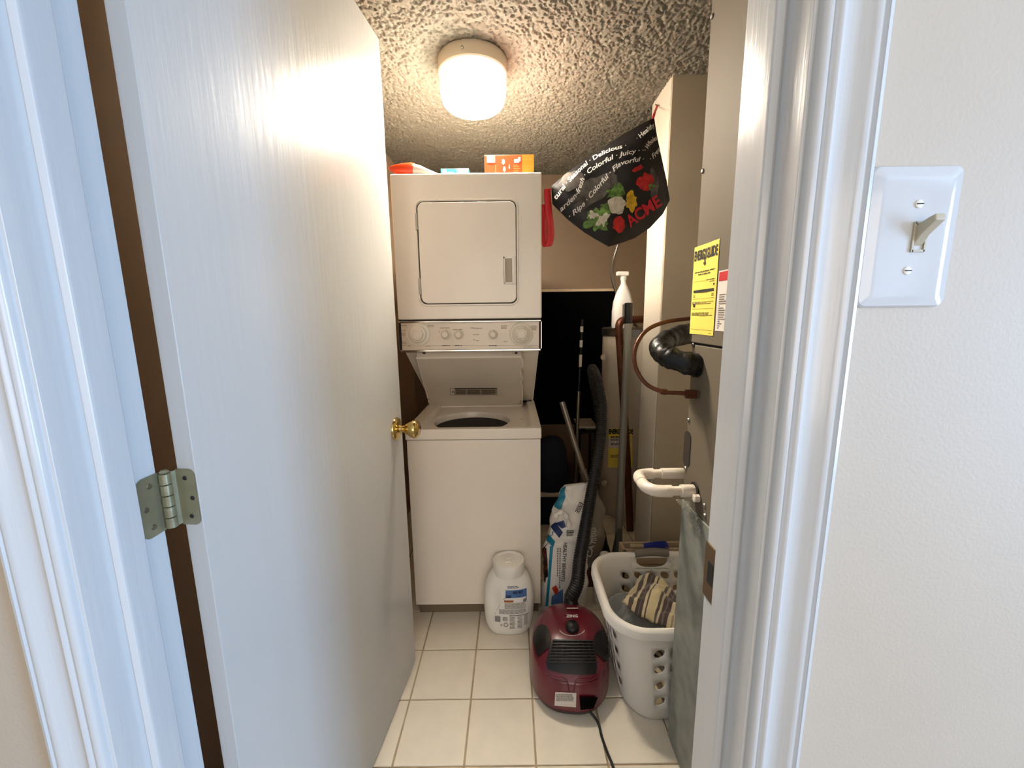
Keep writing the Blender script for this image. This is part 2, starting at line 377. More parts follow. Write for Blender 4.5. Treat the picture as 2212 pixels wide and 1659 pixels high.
# door frame: jamb + stop, one piece of trim per side
def jamb(name, X, s):                # s=+1 left jamb (faces +X), -1 right jamb
    p = [(X-s*.018, YW0), (X, YW0), (X, .476), (X+s*.002, .474), (X+s*.010, .476), (X+s*.011, .480), (X+s*.011, .512), (X+s*.009, .514), (X, .514), (X, YW1+.001), (X-s*.018, YW1+.001)]
    return struct(MB().prism([(x, y, -.004) for x, y in p], (0, 0, OPZ+.02)).build(name, M['trim'], bevel=.0012))
jl = jamb('trim_1', XJL, 1); jr = jamb('trim_2', XJR, -1)
struct(MB().prism([(XJL, YW0, OPZ), (XJL, .476, OPZ), (XJL, .478, OPZ-.011), (XJL, .512, OPZ-.011), (XJL, .514, OPZ), (XJL, YW1, OPZ), (XJL, YW1, OPZ+.018), (XJL, YW0, OPZ+.018)], (XJR-XJL, 0, 0)).build('trim_3', M['trim'], bevel=.001))
CP = [(0, 0), (0, .007), (.003, .0105), (.008, .0105), (.0105, .006), (.013, .0105), (.017, .0115), (.019, .008), (.026, .0075), (.036, .0100), (.043, .0150), (.046, .0165), (.049, .0165), (.0505, .0135), (.0525, .0135), (.0545, .017), (.058, .0165), (.060, .012), (.060, 0)]
def casing(name, X, s):
    ins = .004
    return struct(MB().prism([(X+s*(ins+d), YW0-h, -.002) for d, h in CP], (0, 0, OPZ+.06)).build(name, M['trim'], smooth=50))
casing('trim_4', XJL, -1); casing('trim_5', XJR, 1)
struct(MB().prism([(XJL-.06, YW0-h, OPZ+.006+d) for d, h in CP], (XJR-XJL+.12, 0, 0)).build('trim_6', M['trim'], smooth=50))
# door leaf (opened into the closet)
YH = .569
XH = XE-(YE-YH)*sl-.016
dv = Vector((XE-XH, YE-YH, 0)); dl = dv.length; dv.normalize(); dn = Vector((-dv.y, dv.x, 0))   # dn points to -X
TH = .030
Hc = Vector((XH, YH, .012)); Ec = Vector((XE, YE, .012))
door = struct(MB().prism([Hc, Ec, Ec+dn*TH, Hc+dn*TH], (0, 0, DTOP-.012)).build('door_1', M['door'], bevel=.0015))
# knobs: axis along -dn
kc = onY(868, 926, YE-.055)
kp = Ec - dv*.055; kp = Vector((kp.x, kp.y, kc.z))
ax = -dn
knobprof = [(.034, 0), (.034, .003), (.031, .007), (.024, .010), (.015, .011), (.011, .014), (.0095, .022), (.012, .028), (.018, .036), (.0245, .047), (.027, .055), (.0265, .062), (.023, .066), (.0205, .0665)]
knobprof = [(r*1.15, h*1.15) for r, h in knobprof]
knob = MB().lathe(knobprof, kp+ax*.0002, ax, 40).build('door_knob', M['brass'], door, smooth=40)
MB().lathe([(.0235, .0764), (.0205, .080), (.0001, .0815)], kp+ax*.0002, ax, 32).build('knob_button', M['brass'], knob, smooth=60)
MB().lathe([(r, h) for r, h in knobprof], kp+dn*(TH+.0002), dn, 32).build('door_knob', M['brass'], door, smooth=40)
MB().box((-1, -1, -1), (1, 1, 1))
# latch plate on the free edge of the door
lp = Ec+dn*(TH*.5)
b_ = MB().prism([lp+dv*.0006-dn*.011+Vector((0, 0, kc.z-.012-.028)), lp+dv*.0006+dn*.011+Vector((0, 0, kc.z-.012-.028)), lp+dv*.002+dn*.011+Vector((0, 0, kc.z-.012-.028)), lp+dv*.002-dn*.011+Vector((0, 0, kc.z-.012-.028))], (0, 0, .056))
b_.build('latch_plate', M['brass'], door)
# hinges: middle one in view, two more above and below
def roundrect(w, h, r, corners=(1, 1, 1, 1), n=6):   # 2-D outline, x 0..w, y -h/2..h/2 ; corners order: (0,-),(w,-),(w,+),(0,+)
    out = []
    for (cx, cy, a0), on in zip([(r, -h/2+r, PI), (w-r, -h/2+r, 1.5*PI), (w-r, h/2-r, 0), (r, h/2-r, .5*PI)], corners):
        if on: out += [(cx+r*math.cos(a0+PI/2*k/n), cy+r*math.sin(a0+PI/2*k/n)) for k in range(n+1)]
        else: out.append((0 if cx == r else w, cy-r if cy < 0 else cy+r))
    return out
pin = Vector(((XJL+XH-TH)/2+.001, YW1+.004, 0))
ZH = onY(366, 1080, .56).z
def hinge(z, m=M['antique']):
    hz = .082
    h = bpy.data.objects.new('hinge', None); COL.objects.link(h); h.parent = door
    h.matrix_parent_inverse = Matrix.Identity(4); h.location = world_of(door).inverted() @ Vector((pin.x, pin.y, z))
    return h
def hinge_parts(z):
    hz = .084
    # knuckles make the hinge mesh itself
    b = MB()
    for q in range(5):
        z0 = z-hz/2+q*hz/5+.0006; b.lathe([(.0067, 0), (.0072, .0004), (.0072, hz/5-.0016), (.0067, hz/5-.0012)], (pin.x, pin.y, z0), (0, 0, 1), 24)
    b.lathe([(.005, 0), (.0065, .002), (.004, .005), (.0001, .006)], (pin.x, pin.y, z+hz/2), (0, 0, 1), 16)
    h = b.build('hinge', M['antique'], door, smooth=28)
    # jamb leaf: on rabbet, plane X=XJL+.001 running toward -Y ; door leaf: on door hinge edge
    o = roundrect(.036, hz+.004, .012, (0, 1, 1, 0))
    l1 = MB().prism([(XJL+.0006, pin.y-.003-a, z+b) for a, b in o], (.0018, 0, 0)).add(
        [(XJL+.0006, pin.y-.003, z-hz/2), (XJL+.0006, pin.y-.003, z+hz/2), (pin.x, pin.y-.005, z+hz/2), (pin.x, pin.y-.005, z-hz/2)], [(0, 1, 2, 3)]).build('leaf', M['antique'], h)
    e0 = Hc+dn*TH; 
    def E(a, b, off): q = e0 - dn*a - dv*off; return Vector((q.x, q.y, z+b))
    o2 = roundrect(.0295, hz+.004, .010, (0, 1, 1, 0))
    l2 = MB().prism([E(a-.001, b, .0004) for a, b in o2], -dv*.0018).add([E(-.001, -hz/2, .002), E(-.001, hz/2, .002), (pin.x, pin.y-.002, z+hz/2), (pin.x, pin.y-.002, z-hz/2)], [(0, 1, 2, 3)]).build('leaf', M['antique'], h)
    for a, b in ((.016, .030), (.026, -.001), (.019, -.030)):
        MB().lathe([(.0042, 0), (.0036, .0012), (.0001, .0014)], (XJL+.0024, pin.y-.003-a, z+b), (1, 0, 0), 12).build('screw', M['steel'], h, smooth=40)
        q = E(a*.8, b, .0022); MB().lathe([(.0036, 0), (.0030, .0008), (.0001, .0003)], q, -dv, 12).build('screw', M['ink'], h, smooth=40)
for z in (ZH, 1.95, .28): hinge_parts(z)
# strike plate on the right jamb's rabbet
sp = MB().box((XJR-.0022, .518, kc.z-.05), (XJR-.0004, YW1+.0018, kc.z+.035)).build('strike_plate', mat('bronze_plate', S(120, 96, 70), .4, .7), jr)
MB().box((XJR-.0026, .530, kc.z-.024), (XJR-.0018, .546, kc.z+.010)).build('latch_hole', M['dark'], sp)
# black sheet painting the dark of a wall opening, pale ledge on top
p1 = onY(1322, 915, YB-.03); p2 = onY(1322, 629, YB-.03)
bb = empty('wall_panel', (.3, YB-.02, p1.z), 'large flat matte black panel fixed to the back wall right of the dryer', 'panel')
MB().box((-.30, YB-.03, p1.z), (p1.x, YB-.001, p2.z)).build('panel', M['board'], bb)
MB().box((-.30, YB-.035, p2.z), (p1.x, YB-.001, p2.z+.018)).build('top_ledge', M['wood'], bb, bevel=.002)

# ================================================================== SWITCH on the hall wall
sw = empty('light_switch', (.407, YW0, ZC+.08), 'glossy white wall plate with a beige toggle light switch beside the door casing', 'light switch')
s0 = onY(1885, 358, YW0-.004); s1 = onY(2038, 662, YW0-.004); sx0 = onY(1851, 660, YW0-.004).x
X0, X1 = (s0.x+sx0)/2, s1.x; Z0, Z1 = s1.z, s0.z
def plate_fn():
    b = MB(); n = 10
    rings = [(0, 0), (.0, .002), (.0015, .0042), (.009, .0066), (.013, .0072)]
    prev = None; vs = []; fs = []
    for ins, h in rings:
        w_, h_ = X1-X0-2*ins, Z1-Z0-2*ins; o = roundrect(w_, h_, max(.003, .008-ins*.4), n=5)
        vs += [(X0+ins+x, YW0-.0003-h, (Z0+Z1)/2+y) for x, y in o]
    N = len(vs)//len(rings)
    for i in range(len(rings)-1):
        for k in range(N): fs.append((i*N+k, i*N+(k+1) % N, (i+1)*N+(k+1) % N, (i+1)*N+k))
    fs.append(tuple((len(rings)-1)*N+k for k in range(N)))
    return b.add(vs, fs)
plate_fn().build('plate', mat('switch_plate_gloss', S(206, 206, 206), .1, coat=.5, bump=.25, bscale=25), sw, smooth=30)
tc = onY(1985, 512, YW0-.008)
M['togg'] = mat('toggle_plastic', S(190, 180, 156), .3)
hb = MB(); hw, hh = .0062, .0145
for (x0, x1, z0, z1) in ((-hw-.001, -hw+.001, -hh, hh), (hw-.001, hw+.001, -hh, hh), (-hw, hw, hh-.002, hh), (-hw, hw, -hh, -hh+.002)):
    hb.box((tc.x+x0, YW0-.0095, tc.z+z0), (tc.x+x1, YW0-.007, tc.z+z1))
fr = hb.build('toggle_frame', M['togg'], sw, merge=False)
MB().prism([(tc.x-.0052, YW0-.0074, tc.z-.009), (tc.x-.0052, YW0-.0074, tc.z+.011), (tc.x-.0052, YW0-.020, tc.z+.0165), (tc.x-.0052, YW0-.0265, tc.z+.0185), (tc.x-.0052, YW0-.0275, tc.z+.0125), (tc.x-.0052, YW0-.014, tc.z+.001)], (.0104, 0, 0)).build('toggle', M['togg'], sw, bevel=.0014, seg=3)
MB().box((tc.x-.0052, YW0-.0074, tc.z-.0125), (tc.x+.0052, YW0-.0071, tc.z+.0125)).build('slot', M['dark'], sw)
for (u, v) in ((1984, 441), (1958, 585)):
    q = onY(u, v, YW0-.007); s = MB().lathe([(.0042, 0), (.0040, .0012), (.0032, .0018), (.0001, .002)], (q.x, YW0-.0072, q.z), (0, -1, 0), 20).build('screw', M['plastic_w'], sw, smooth=40)
    MB().box((q.x-.0034, YW0-.0094, q.z-.0005), (q.x+.0034, YW0-.0088, q.z+.0005)).build('screw_slot', M['ink'], s)
# small paint nicks are left to the wall material

# ================================================================== CEILING LAMP
lc = onZ(1021, 150, CEIL-.03)
lr = .5*(onZ(1096, 150, CEIL-.03).x - onZ(947, 150, CEIL-.03).x)
cl = empty('ceiling_light', (lc.x, lc.y, CEIL), 'round flush ceiling lamp with a glowing opal glass drum', 'ceiling light')
MB().lathe([(lr*.97, 0), (lr, -.006), (lr*1.0, -.048), (lr*.97, -.052), (.02, -.052)], (lc.x, lc.y, CEIL-.001), (0, 0, 1), 56).build('base', mat('lamp_base_paint', S(226, 212, 188), .35), cl, smooth=40)
g = lr*.955
MB().lathe([(g*.96, -.0525), (g, -.058), (g*1.0, -.100), (g*.985, -.122), (g*.93, -.145), (g*.80, -.160), (g*.55, -.167), (.0001, -.169)], (lc.x, lc.y, CEIL-.001), (0, 0, 1), 56).build('diffuser', M['lamp'], cl, smooth=60)
for t in (-1.75, 2.5, .4):
    MB().lathe([(.004, 0), (.004, .006), (.0025, .008), (.0001, .008)], (lc.x+lr*math.cos(t), lc.y+lr*math.sin(t), CEIL-.03), (math.cos(t), math.sin(t), 0), 10).build('screw', M['steel'], cl, smooth=40)

# ================================================================== STACKED WASHER AND DRYER
K = 1.32
YF = 1.21*K; L0 = -.3187*1.05*K; L1 = .085*1.05*K
zt = ZC+(1.375-1)*1.05*K; zd = ZC+(.9913-1)*1.05*K; zp = ZC+(.905-1)*1.05*K; zk = ZC+(.6735-1)*1.05*K; zb = ZC+(.0941-1)*1.05*K
LC = (L0+L1)/2
ld = empty('washer_dryer', (LC, YF, 0), 'tall white stacked laundry unit with dryer above and open top loading washer below', 'washer dryer')
YR = 2.30
zf = onY(1020, 950, YF).z      # underside of deck front
# dryer cabinet: front with an opening recess for the door
MB().box((L0, YF, zd+.001), (L1, YR, zt)).build('dryer_cabinet', M['enamel'], ld, bevel=.006, seg=3)
MB().box((L0+.002, YF+.001, zd-.004), (L1-.002, YR, zd+.001)).build('seam', M['dark'], ld)
# door
dx0 = onY(904, 545, YF).x; dx1 = onY(1117, 545, YF).x; dz1 = onY(1010, 434, YF).z; dz0 = onY(1010, 657, YF).z
def rrect(x0, x1, z0, z1, Y, r, d, n=8):
    o = [(x0+a, Y, (z0+z1)/2+b) for a, b in roundrect(x1-x0, z1-z0, r, n=n)]; return MB().prism(o, (0, d, 0))
def rring(x0, x1, z0, z1, r, w, y0, y1, n=8):        # raised frame ring of width w, from y0 out to y1 (toward camera)
    b = MB(); prof = [(0, y0), (w*.25, y1), (w*.75, y1), (w, y0)]; vs = []; fs = []
    for ins, y in prof: vs += [(x0+ins+a, y, (z0+z1)/2+c) for a, c in roundrect(x1-x0-2*ins, z1-z0-2*ins, max(.004, r-ins), n=n)]
    N = len(vs)//4
    for i in range(3):
        for k in range(N): fs.append((i*N+k, i*N+(k+1) % N, (i+1)*N+(k+1) % N, (i+1)*N+k))
    return b.add(vs, fs)
rring(dx0-.008, dx1+.006, dz0-.007, dz1+.008, .030, .009, YF-.0002, YF-.006).build('door_surround', M['enamel'], ld, smooth=50)
rrect(dx0+.0005, dx1-.0015, dz0+.001, dz1-.001, YF-.0006, .026, -.0008).build('door_gap', M['dark'], ld)
ddr = rrect(dx0+.005, dx1-.004, dz0+.004, dz1-.005, YF-.0012, .024, -.0088).build('dryer_door', M['enamel'], ld, bevel=.003, seg=3)
# pull handle: frame and hollow
hx0, hx1 = onY(1088, 585, YF).x, onY(1112, 585, YF).x; hz0, hz1 = onY(1100, 614, YF).z, onY(1100, 556, YF).z
hb = MB()
for (a, b, c, d, dep) in ((hx0, hx0+.006, hz0, hz1, .008), (hx1-.010, hx1, hz0, hz1, .012), (hx0, hx1, hz1-.006, hz1, .008), (hx0, hx1, hz0, hz0+.006, .008)):
    hb.box((a, YF-.010-dep, c), (b, YF-.0095, d))
hd = hb.build('handle', M['plastic_w'], ddr, bevel=.001)
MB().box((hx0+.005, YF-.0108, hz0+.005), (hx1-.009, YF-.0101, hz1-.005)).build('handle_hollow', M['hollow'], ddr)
for (v0, v1) in ((462, 498), (602, 636)):
    z1_, z0_ = onY(905, v0, YF).z, onY(905, v1, YF).z
    MB().box((dx0-.003, YF-.013, z0_), (dx0+.0052, YF-.0002, z1_)).build('hinge', M['steel'], ddr, bevel=.001)
# control panel
pz0, pz1 = zp, zd-.004
cp = MB().box((L0+.010, YF+.002, pz0), (L1-.010, YR-.1, pz1)).build('control_panel', mat('console_face', S(216, 204, 184), .28, coat=.2), ld, bevel=.001)
MB().box((L0+.002, YF-.004, pz1-.008), (L1-.002, YF+.02, pz1)).build('chrome_strip', M['chrome'], ld, bevel=.003, seg=3)
MB().box((L0+.004, YF-.006, pz0-.006), (L1-.004, YF+.02, pz0+.004)).build('chrome_strip', M['chrome'], ld, bevel=.003, seg=3)
for X in (L0+.003, L1-.009): 
    MB().box((X, YF+.004, pz0+.004), (X+.006, YF+.03, pz1-.008)).build('console_end', M['dark'], ld)
    MB().box((X-.002 if X < 0 else X+.006, YF-.002, pz0+.004), (X if X < 0 else X+.008, YF+.02, pz1-.008)).build('chrome_strip', M['chrome'], ld)
def FP(u, v): p = onY(u, v, YF+.0014); return p          # print on the console face
pp = Print(FP)
for (cx, cy, n) in ((904.5, 724, 22), (1124.5, 722, 22)):
    for q in range(n):
        t = 2*PI*q/n; pp.rect(cx+24*math.cos(t)-.8, cy+24*math.sin(t)-.9, cx+24*math.cos(t)+.9, cy+24*math.sin(t)+.5)
for (x0, y0, x1, y1, n) in ((867, 702, 879, 706, 1), (868, 713, 876, 716, 1), (867, 719, 876, 727, 3), (868, 738, 879, 748, 3), (924, 702, 938, 708, 2), (951, 707, 972, 711, 2), (978, 711, 1000, 714, 1), (1022, 722, 1035, 724.5, 1), (1082, 703, 1095, 712, 3), (1148, 703, 1160, 714, 4), (1088, 737, 1098, 739.5, 1), (1130, 749, 1156, 751, 1), (918, 747, 932, 750, 1), (880, 746, 887, 750, 1), (947, 716, 950, 720, 1), (1022, 733, 1026, 737, 1), (1028, 735, 1034, 738, 1)):
    pp.lines(x0, y0, x1, y1, n, .6, .1, 3)
pp.rect(932, 746.2, 1162, 746.9)
pp.build('print', M['palebrn'], cp)
p2_ = Print(FP); p2_.text('Whirlpool', 1028, 709, 6, flip=True, shear=.3); p2_.lines(955, 745.5, 972, 748, 1, .8, 0, 2); p2_.lines(982, 745.5, 998, 748, 1, .8, 0, 2); p2_.lines(1056, 745.5, 1074, 748, 1, .8, 0, 3)
# flip text upright: pixel y runs down
p2_.build('print', M['greyink'], cp)
def dial(u, v, R_, r_, big):
    c = onY(u, v, YF+.001); s = R_
    if big:
        d = MB().lathe([(s*1.35, 0), (s*1.35, .002), (s*1.28, .003), (s*1.0, .0035)], c, (0, -1, 0), 48).build('knob', M['plastic_c'], cp, smooth=40)
        MB().lathe([(s*1.0, .003), (s*1.0, .011), (s*.9, .015), (s*.72, .016), (s*.70, .026), (s*.62, .029), (s*.45, .030), (s*.42, .0285), (.0001, .0285)], c, (0, -1, 0), 48).build('knob_grip', M['plastic_c'], d, smooth=35)
    else:
        d = MB().lathe([(s, 0), (s, .004), (s*.9, .006), (s*.72, .007), (s*.68, .020), (s*.6, .023), (s*.5, .0235), (s*.47, .022), (.0001, .022)], c, (0, -1, 0), 40).build('knob', M['plastic_c'], cp, smooth=35)
        MB().box((c.x-.0015, c.y-.021, c.z), (c.x+.0015, c.y-.004, c.z+s*.92)).build('knob_pointer', M['plastic_c'], d)
ppx = (onY(1006, 720, YF).x-onY(906, 720, YF).x)/100
dial(903, 722, 19*ppx, 0, True); dial(1126, 722, 19*ppx, 0, True)
for u in (963, 991, 1065): dial(u, 722.5, 10.5*ppx, 0, False)
pt_ = Print(lambda u, v: onY(u, v, YF-.014)); pt_.poly([(1121, 710), (1127, 710), (1124, 706)]); pt_.build('pointer_mark', M['ink'], cp)
# sloping back support between console and deck
zdk = zk-.002
yb2 = onZ(1030, 868, zdk).y
ys = YF+.05
ns = [(ys, pz0+.001), (yb2, zdk+.002), (YR, zdk+.002), (YR, pz0+.001)]
MB().prism([(L0+.008, y, z) for y, z in ns], (L1-L0-.016, 0, 0)).build('back_support', M['enamel'], ld, bevel=.003)
nl = Vector((0, yb2-ys, zdk-pz0)); nll = nl.length; nl.normalize(); nn = Vector((0, nl.z, -nl.y))   # outward normal (toward viewer)
if nn.y > 0: nn = -nn
def SP(x, t, h): q = Vector((x, ys, pz0+.001))+nl*t+nn*h; return q
MB().prism([SP(L0+.008, 0, .0), SP(L0+.008, 0, .006), SP(L0+.014, 0, .006), SP(L0+.014, 0, 0)], nl*nll).build('support_edge', M['enamel'], ld)
MB().prism([SP(L1-.008, 0, .0), SP(L1-.008, 0, .006), SP(L1-.014, 0, .006), SP(L1-.014, 0, 0)], nl*nll).build('support_edge', M['enamel'], ld)
MB().prism([SP(L0+.012, nll-.008, .0), SP(L1-.012, nll-.008, .0), SP(L1-.012, nll-.001, .0), SP(L0+.012, nll-.001, .0)], nn*.0012).build('seam', M['dark'], ld)
# opened washer lid lying back against the support
lt = .004; lbt = nll-.018
xl0 = onY(926, 870, yb2-.06).x; xl1 = onY(1129, 870, yb2-.06).x
xt0 = onY(897, 762, ys-.03).x; xt1 = onY(1132, 762, ys-.03).x
def outline():
    o = [(xl0, lt), (xl0, lbt-.016), (xl0+.004, lbt-.005), (xl0+.015, lbt), (xl1-.015, lbt), (xl1-.004, lbt-.005), (xl1, lbt-.016), (xl1, .31*nll+.11), (xl1-.006, .31*nll+.10), (xl1-.006, .31*nll+.055), (xl1-.001, .31*nll+.04), (xl1+.000, .31*nll+.02), (xl1-.009, .31*nll), (xl1-.011, .15*nll+.02), (xl1-.004, .15*nll), (xl1, .15*nll-.015), (xl1-.004, .02*nll+.01), (xl1-.012, lt)]
    return [(xt0+(xt1-xt0)*(x-xl0)/(xl1-xl0)+((x)-(xt0+(xt1-xt0)*(x-xl0)/(xl1-xl0)))*(t/lbt), t) for x, t in o]
H1 = .034
lid = MB().prism([SP(x, t, .008) for x, t in outline()], nn*(H1-.008)).build('lid', M['enamel2'], ld, bevel=.002)
rim = MB()
oo = outline(); cx_ = (xl0+xl1)/2; ct_ = (lt+lbt)/2
inn = [(cx_+(x-cx_)*.972, ct_+(t-ct_)*.972) for x, t in oo]
nO = len(oo); vs = [SP(x, t, H1) for x, t in oo]+[SP(x, t, H1+.005) for x, t in oo]+[SP(x, t, H1+.005) for x, t in inn]+[SP(x, t, H1) for x, t in inn]
fs = []
for r_ in range(3):
    for k in range(nO): fs.append((r_*nO+k, r_*nO+(k+1) % nO, (r_+1)*nO+(k+1) % nO, (r_+1)*nO+k))
rim.add(vs, fs).build('lid_rim', M['enamel'], lid, smooth=40)
def lidpt(u, v, h=H1):          # ray with the lid's inner face
    d = ray(u, v); p0 = SP(0, 0, h); t = (p0-O).dot(nn)/d.dot(nn); return O+d*t
FL = lambda u, v: lidpt(u, v, H1+.0006)
lb = Print(FL).rect(972, 838, 1074, 853.5).build('lid_label', M['palebrn'], lid)
FL2 = lambda u, v: lidpt(u, v, H1+.0010)
q = Print(FL2).rect(982, 838.2, 1073.5, 840); 
q.poly([(976, 848), (978, 844.5), (980, 846), (981.5, 845), (983, 848)])
for x0 in (985, 1010, 1041): q.lines(x0, 842, x0+(22 if x0 < 1000 else 29 if x0 < 1030 else 31), 852, 5, .55, .15, 7)
q.build('label_text', M['ink'], lid)
Print(FL2).rect(973, 839, 981.6, 852.5).build('label_panel', M['paper'], lid)
for u in (916, 1115):
    p = lidpt(u, 762); MB().lathe([(.0055, 0), (.0055, .003), (.0001, .004)], p, nn, 12).build('rubber_stop', M['dark'], lid)
for (u, v) in ((926, 872), (1124, 871), (925, 862), (1125, 866)):
    p = lidpt(u, v, H1+.0055); MB().lathe([(.003, 0), (.003, .0012), (.0001, .0016)], p, nn, 8, sx=1, sy=2).build('rust_chip', M['brownwood'], lid)
# washer deck: front lip, side rails, recessed floor with round opening
dkz = zk; rz = zk-.020
rxl = onZ(909, 922, zk).x+.010; rxr = onZ(1141, 922, zk).x
fy = onZ(1020, 922, zk).y+.0
lipY = YF+.035
cxh = onZ(1021, 905, rz).x; ry = .172; cyh = lipY+.012+ry
MB().box((L0+.001, YF+.0, zf), (L1-.001, lipY, zk)).build('deck_lip', M['enamel'], ld, bevel=.005, seg=3)
MB().prism([(L0+.001, lipY-.002, zf), (L0+.001, lipY-.002, zk), (rxl-.014, lipY-.002, zk), (rxl, lipY-.002, rz), (rxl, lipY-.002, zf)], (0, yb2-lipY+.012, 0)).build('deck_rail', M['enamel'], ld, bevel=.002)
MB().prism([(L1-.001, lipY-.002, zf), (L1-.001, lipY-.002, zk), (rxr+.014, lipY-.002, zk), (rxr, lipY-.002, rz), (rxr, lipY-.002, zf)], (0, yb2-lipY+.012, 0)).build('deck_rail', M['enamel'], ld, bevel=.002)
def deckfloor():
    n = 64; vs = []; fs = []
    y0, y1 = lipY-.001, yb2+.02
    for k in range(n):
        t = 2*PI*k/n; c, s = math.cos(t), math.sin(t)
        # outer rectangle point along the same direction
        tx = ((rxr if c > 0 else rxl)-cxh)/c if abs(c) > 1e-6 else 1e9; ty = ((y1 if s > 0 else y0)-cyh)/s if abs(s) > 1e-6 else 1e9
        m = min(tx, ty); vs.append((cxh+c*m, cyh+s*m, rz))
    for rr, h in ((ry+.008, rz), (ry+.002, rz-.002), (ry, rz-.006), (ry-.002, rz-.03)):
        for k in range(n): t = 2*PI*k/n; vs.append((cxh+rr*math.cos(t), cyh+rr*math.sin(t), h))
    for r_ in range(4):
        for k in range(n): fs.append((r_*n+k, r_*n+(k+1) % n, (r_+1)*n+(k+1) % n, (r_+1)*n+k))
    return MB().add(vs, fs)
deckfloor().build('deck_floor', M['enamel'], ld, smooth=45)
# corners of deck floor rectangle
tubp = [(ry+.012, -.028), (ry+.014, -.05), (ry-.002, -.055), (ry-.004, -.075), (ry+.01, -.08), (ry+.01, -.32), (ry-.05, -.34)]
MB().lathe([(ry-.004, -.030), (ry+.012, -.034), (ry+.014, -.060)], (cxh, cyh, rz), (0, 0, 1), 64).build('tub_gap', M['dark'], ld, smooth=40)
MB().lathe([(ry+.010, -.050), (ry-.010, -.046), (ry-.020, -.052), (ry-.022, -.085), (ry+.006, -.095)], (cxh, cyh, rz), (0, 0, 1), 64).build('balance_ring', M['plastic_w'], ld, smooth=40)
tb = MB().lathe([(ry+.006, -.09), (ry-.01, -.094), (.001, -.088)], (cxh, cyh, rz), (0, 0, 1), 64).build('wash_basket', M['tub'], ld, smooth=60)
MB().lathe([(.060, -.090), (.050, -.072), (.044, -.060), (.034, -.051), (.018, -.046), (.0001, -.045)], (cxh, cyh, rz), (0, 0, 1), 32).build('agitator', M['plastic_w'], ld, smooth=50)
# washer body
MB().box((L0+.004, YF+.008, zb), (L1-.004, YF+.020, zf-.003)).build('front_panel', M['enamel'], ld, bevel=.004, seg=3)
MB().box((L0+.006, YF+.02, zb), (L0+.012, YR, zf)).build('side_panel', M['enamel'], ld)
MB().box((L1-.012, YF+.02, zb), (L1-.006, YR, zf)).build('side_panel', M['enamel'], ld)
MB().box((L0+.012, YR-.01, zb), (L1-.012, YR, zf)).build('back_panel', M['enamel'], ld)
MB().box((L0+.006, YF+.012, zf-.004), (L1-.006, YF+.016, zf+.001)).build('seam', M['dark'], ld)
MB().box((L0+.012, YF+.045, 0), (L1-.012, YF+.06, zb+.01)).build('toe_kick', M['toe'], ld)
p = onY(1142, 888, 1.9); MB().lathe([(.004, 0), (.004, .0006), (.0001, .001)], onZ(1127, 905, rz)+Vector((0, 0, .0002)), (0, 0, 1), 12).build('lid_switch_hole', M['dark'], ld)
# shallow round dent in the front panel is skipped: a smooth panel reads the same

# ---- things on the dryer
def carton(name, u0, u1, v0, v1, Y, depth, label, cat, m, rz=0):
    p0 = onY(u0, v1, Y); p1 = onY(u1, v0, Y); z0 = zt; h = p1.z-p0.z
    e = empty(name, ((p0.x+p1.x)/2, Y, z0), label, cat)
    MB().box((p0.x, Y, z0), (p1.x, Y+depth, z0+h)).build('carton', m, e, bevel=.0015)
    return e, p0, p1, z0, h
Yb = YF+.075
e, p0, p1, z0, h = carton('detergent_box', 1047, 1153, 319, 373, Yb, .07, 'orange and amber cardboard box on top of the dryer at right', 'box', M['orange'])
def FB(p0, p1, z0, h, Y): return lambda x, y: Vector((p0.x+(p1.x-p0.x)*x, Y-.0008, z0+h*y))
F = FB(p0, p1, z0, h, Yb)
Print(F).rect(.76, 0, 1, 1).build('amber_panel', M['amber'], e)
F = FB(p0, p1, z0, h, Yb-.0005)
Print(F).rect(.05, .68, .215, .96).rect(.60, .66, .70, .82).rect(.68, .72, .73, .9).rect(.56, .1, .73, .14).blob(.38, .72, .03, .10, .3, seed=3).blob(.40, .42, .025, .10, .3, seed=4).blob(.50, .5, .012, .10, .3, seed=5).build('white_print', M['whiteink'], e)
F = FB(p0, p1, z0, h, Yb-.001)
q = Print(F)
for i in range(4): q.rect(.06+.018*i, .74, .068+.018*i, .95); q.rect(.14+.018*i, .74, .15+.018*i, .95)
q.ring(.83, .79, .022, .035); q.ring(.93, .79, .022, .035)
for i in range(6): q.rect(.58, .2+.07*i, .72-.02*(i % 3), .225+.07*i)
for i in range(4): q.rect(.80, .15+.12*i, .95, .165+.12*i)
q.rect(.22, .14, .235, .6)
q.build('pale_print', mat('amber_ink', S(226, 140, 70), .6), e)
e, p0, p1, z0, h = carton('dryer_sheet_box', 952, 1012, 343, 372, Yb+.02, .05, 'small teal cardboard box on top of the dryer in the middle', 'box', M['teal'])
F = FB(p0, p1, z0, h, Yb+.02)
Print(F).rect(.57, .3, .97, .95).rect(.06, .78, .2, .92).lines(.06, .45, .5, .75, 5, .4, .3, 5).build('pale_print', M['paper'], e)
F = FB(p0, p1, z0, h, Yb+.0195)
q = Print(F)
for i in range(10): q.rect(.6+.035*i, .68, .615+.035*i, .88); q.rect(.6+.035*i, .36, .613+.035*i, .52)
q.build('barcode', M['redink'], e); Print(F).rect(0, .24, 1, .27).build('fold_line', M['bluelab'], e)
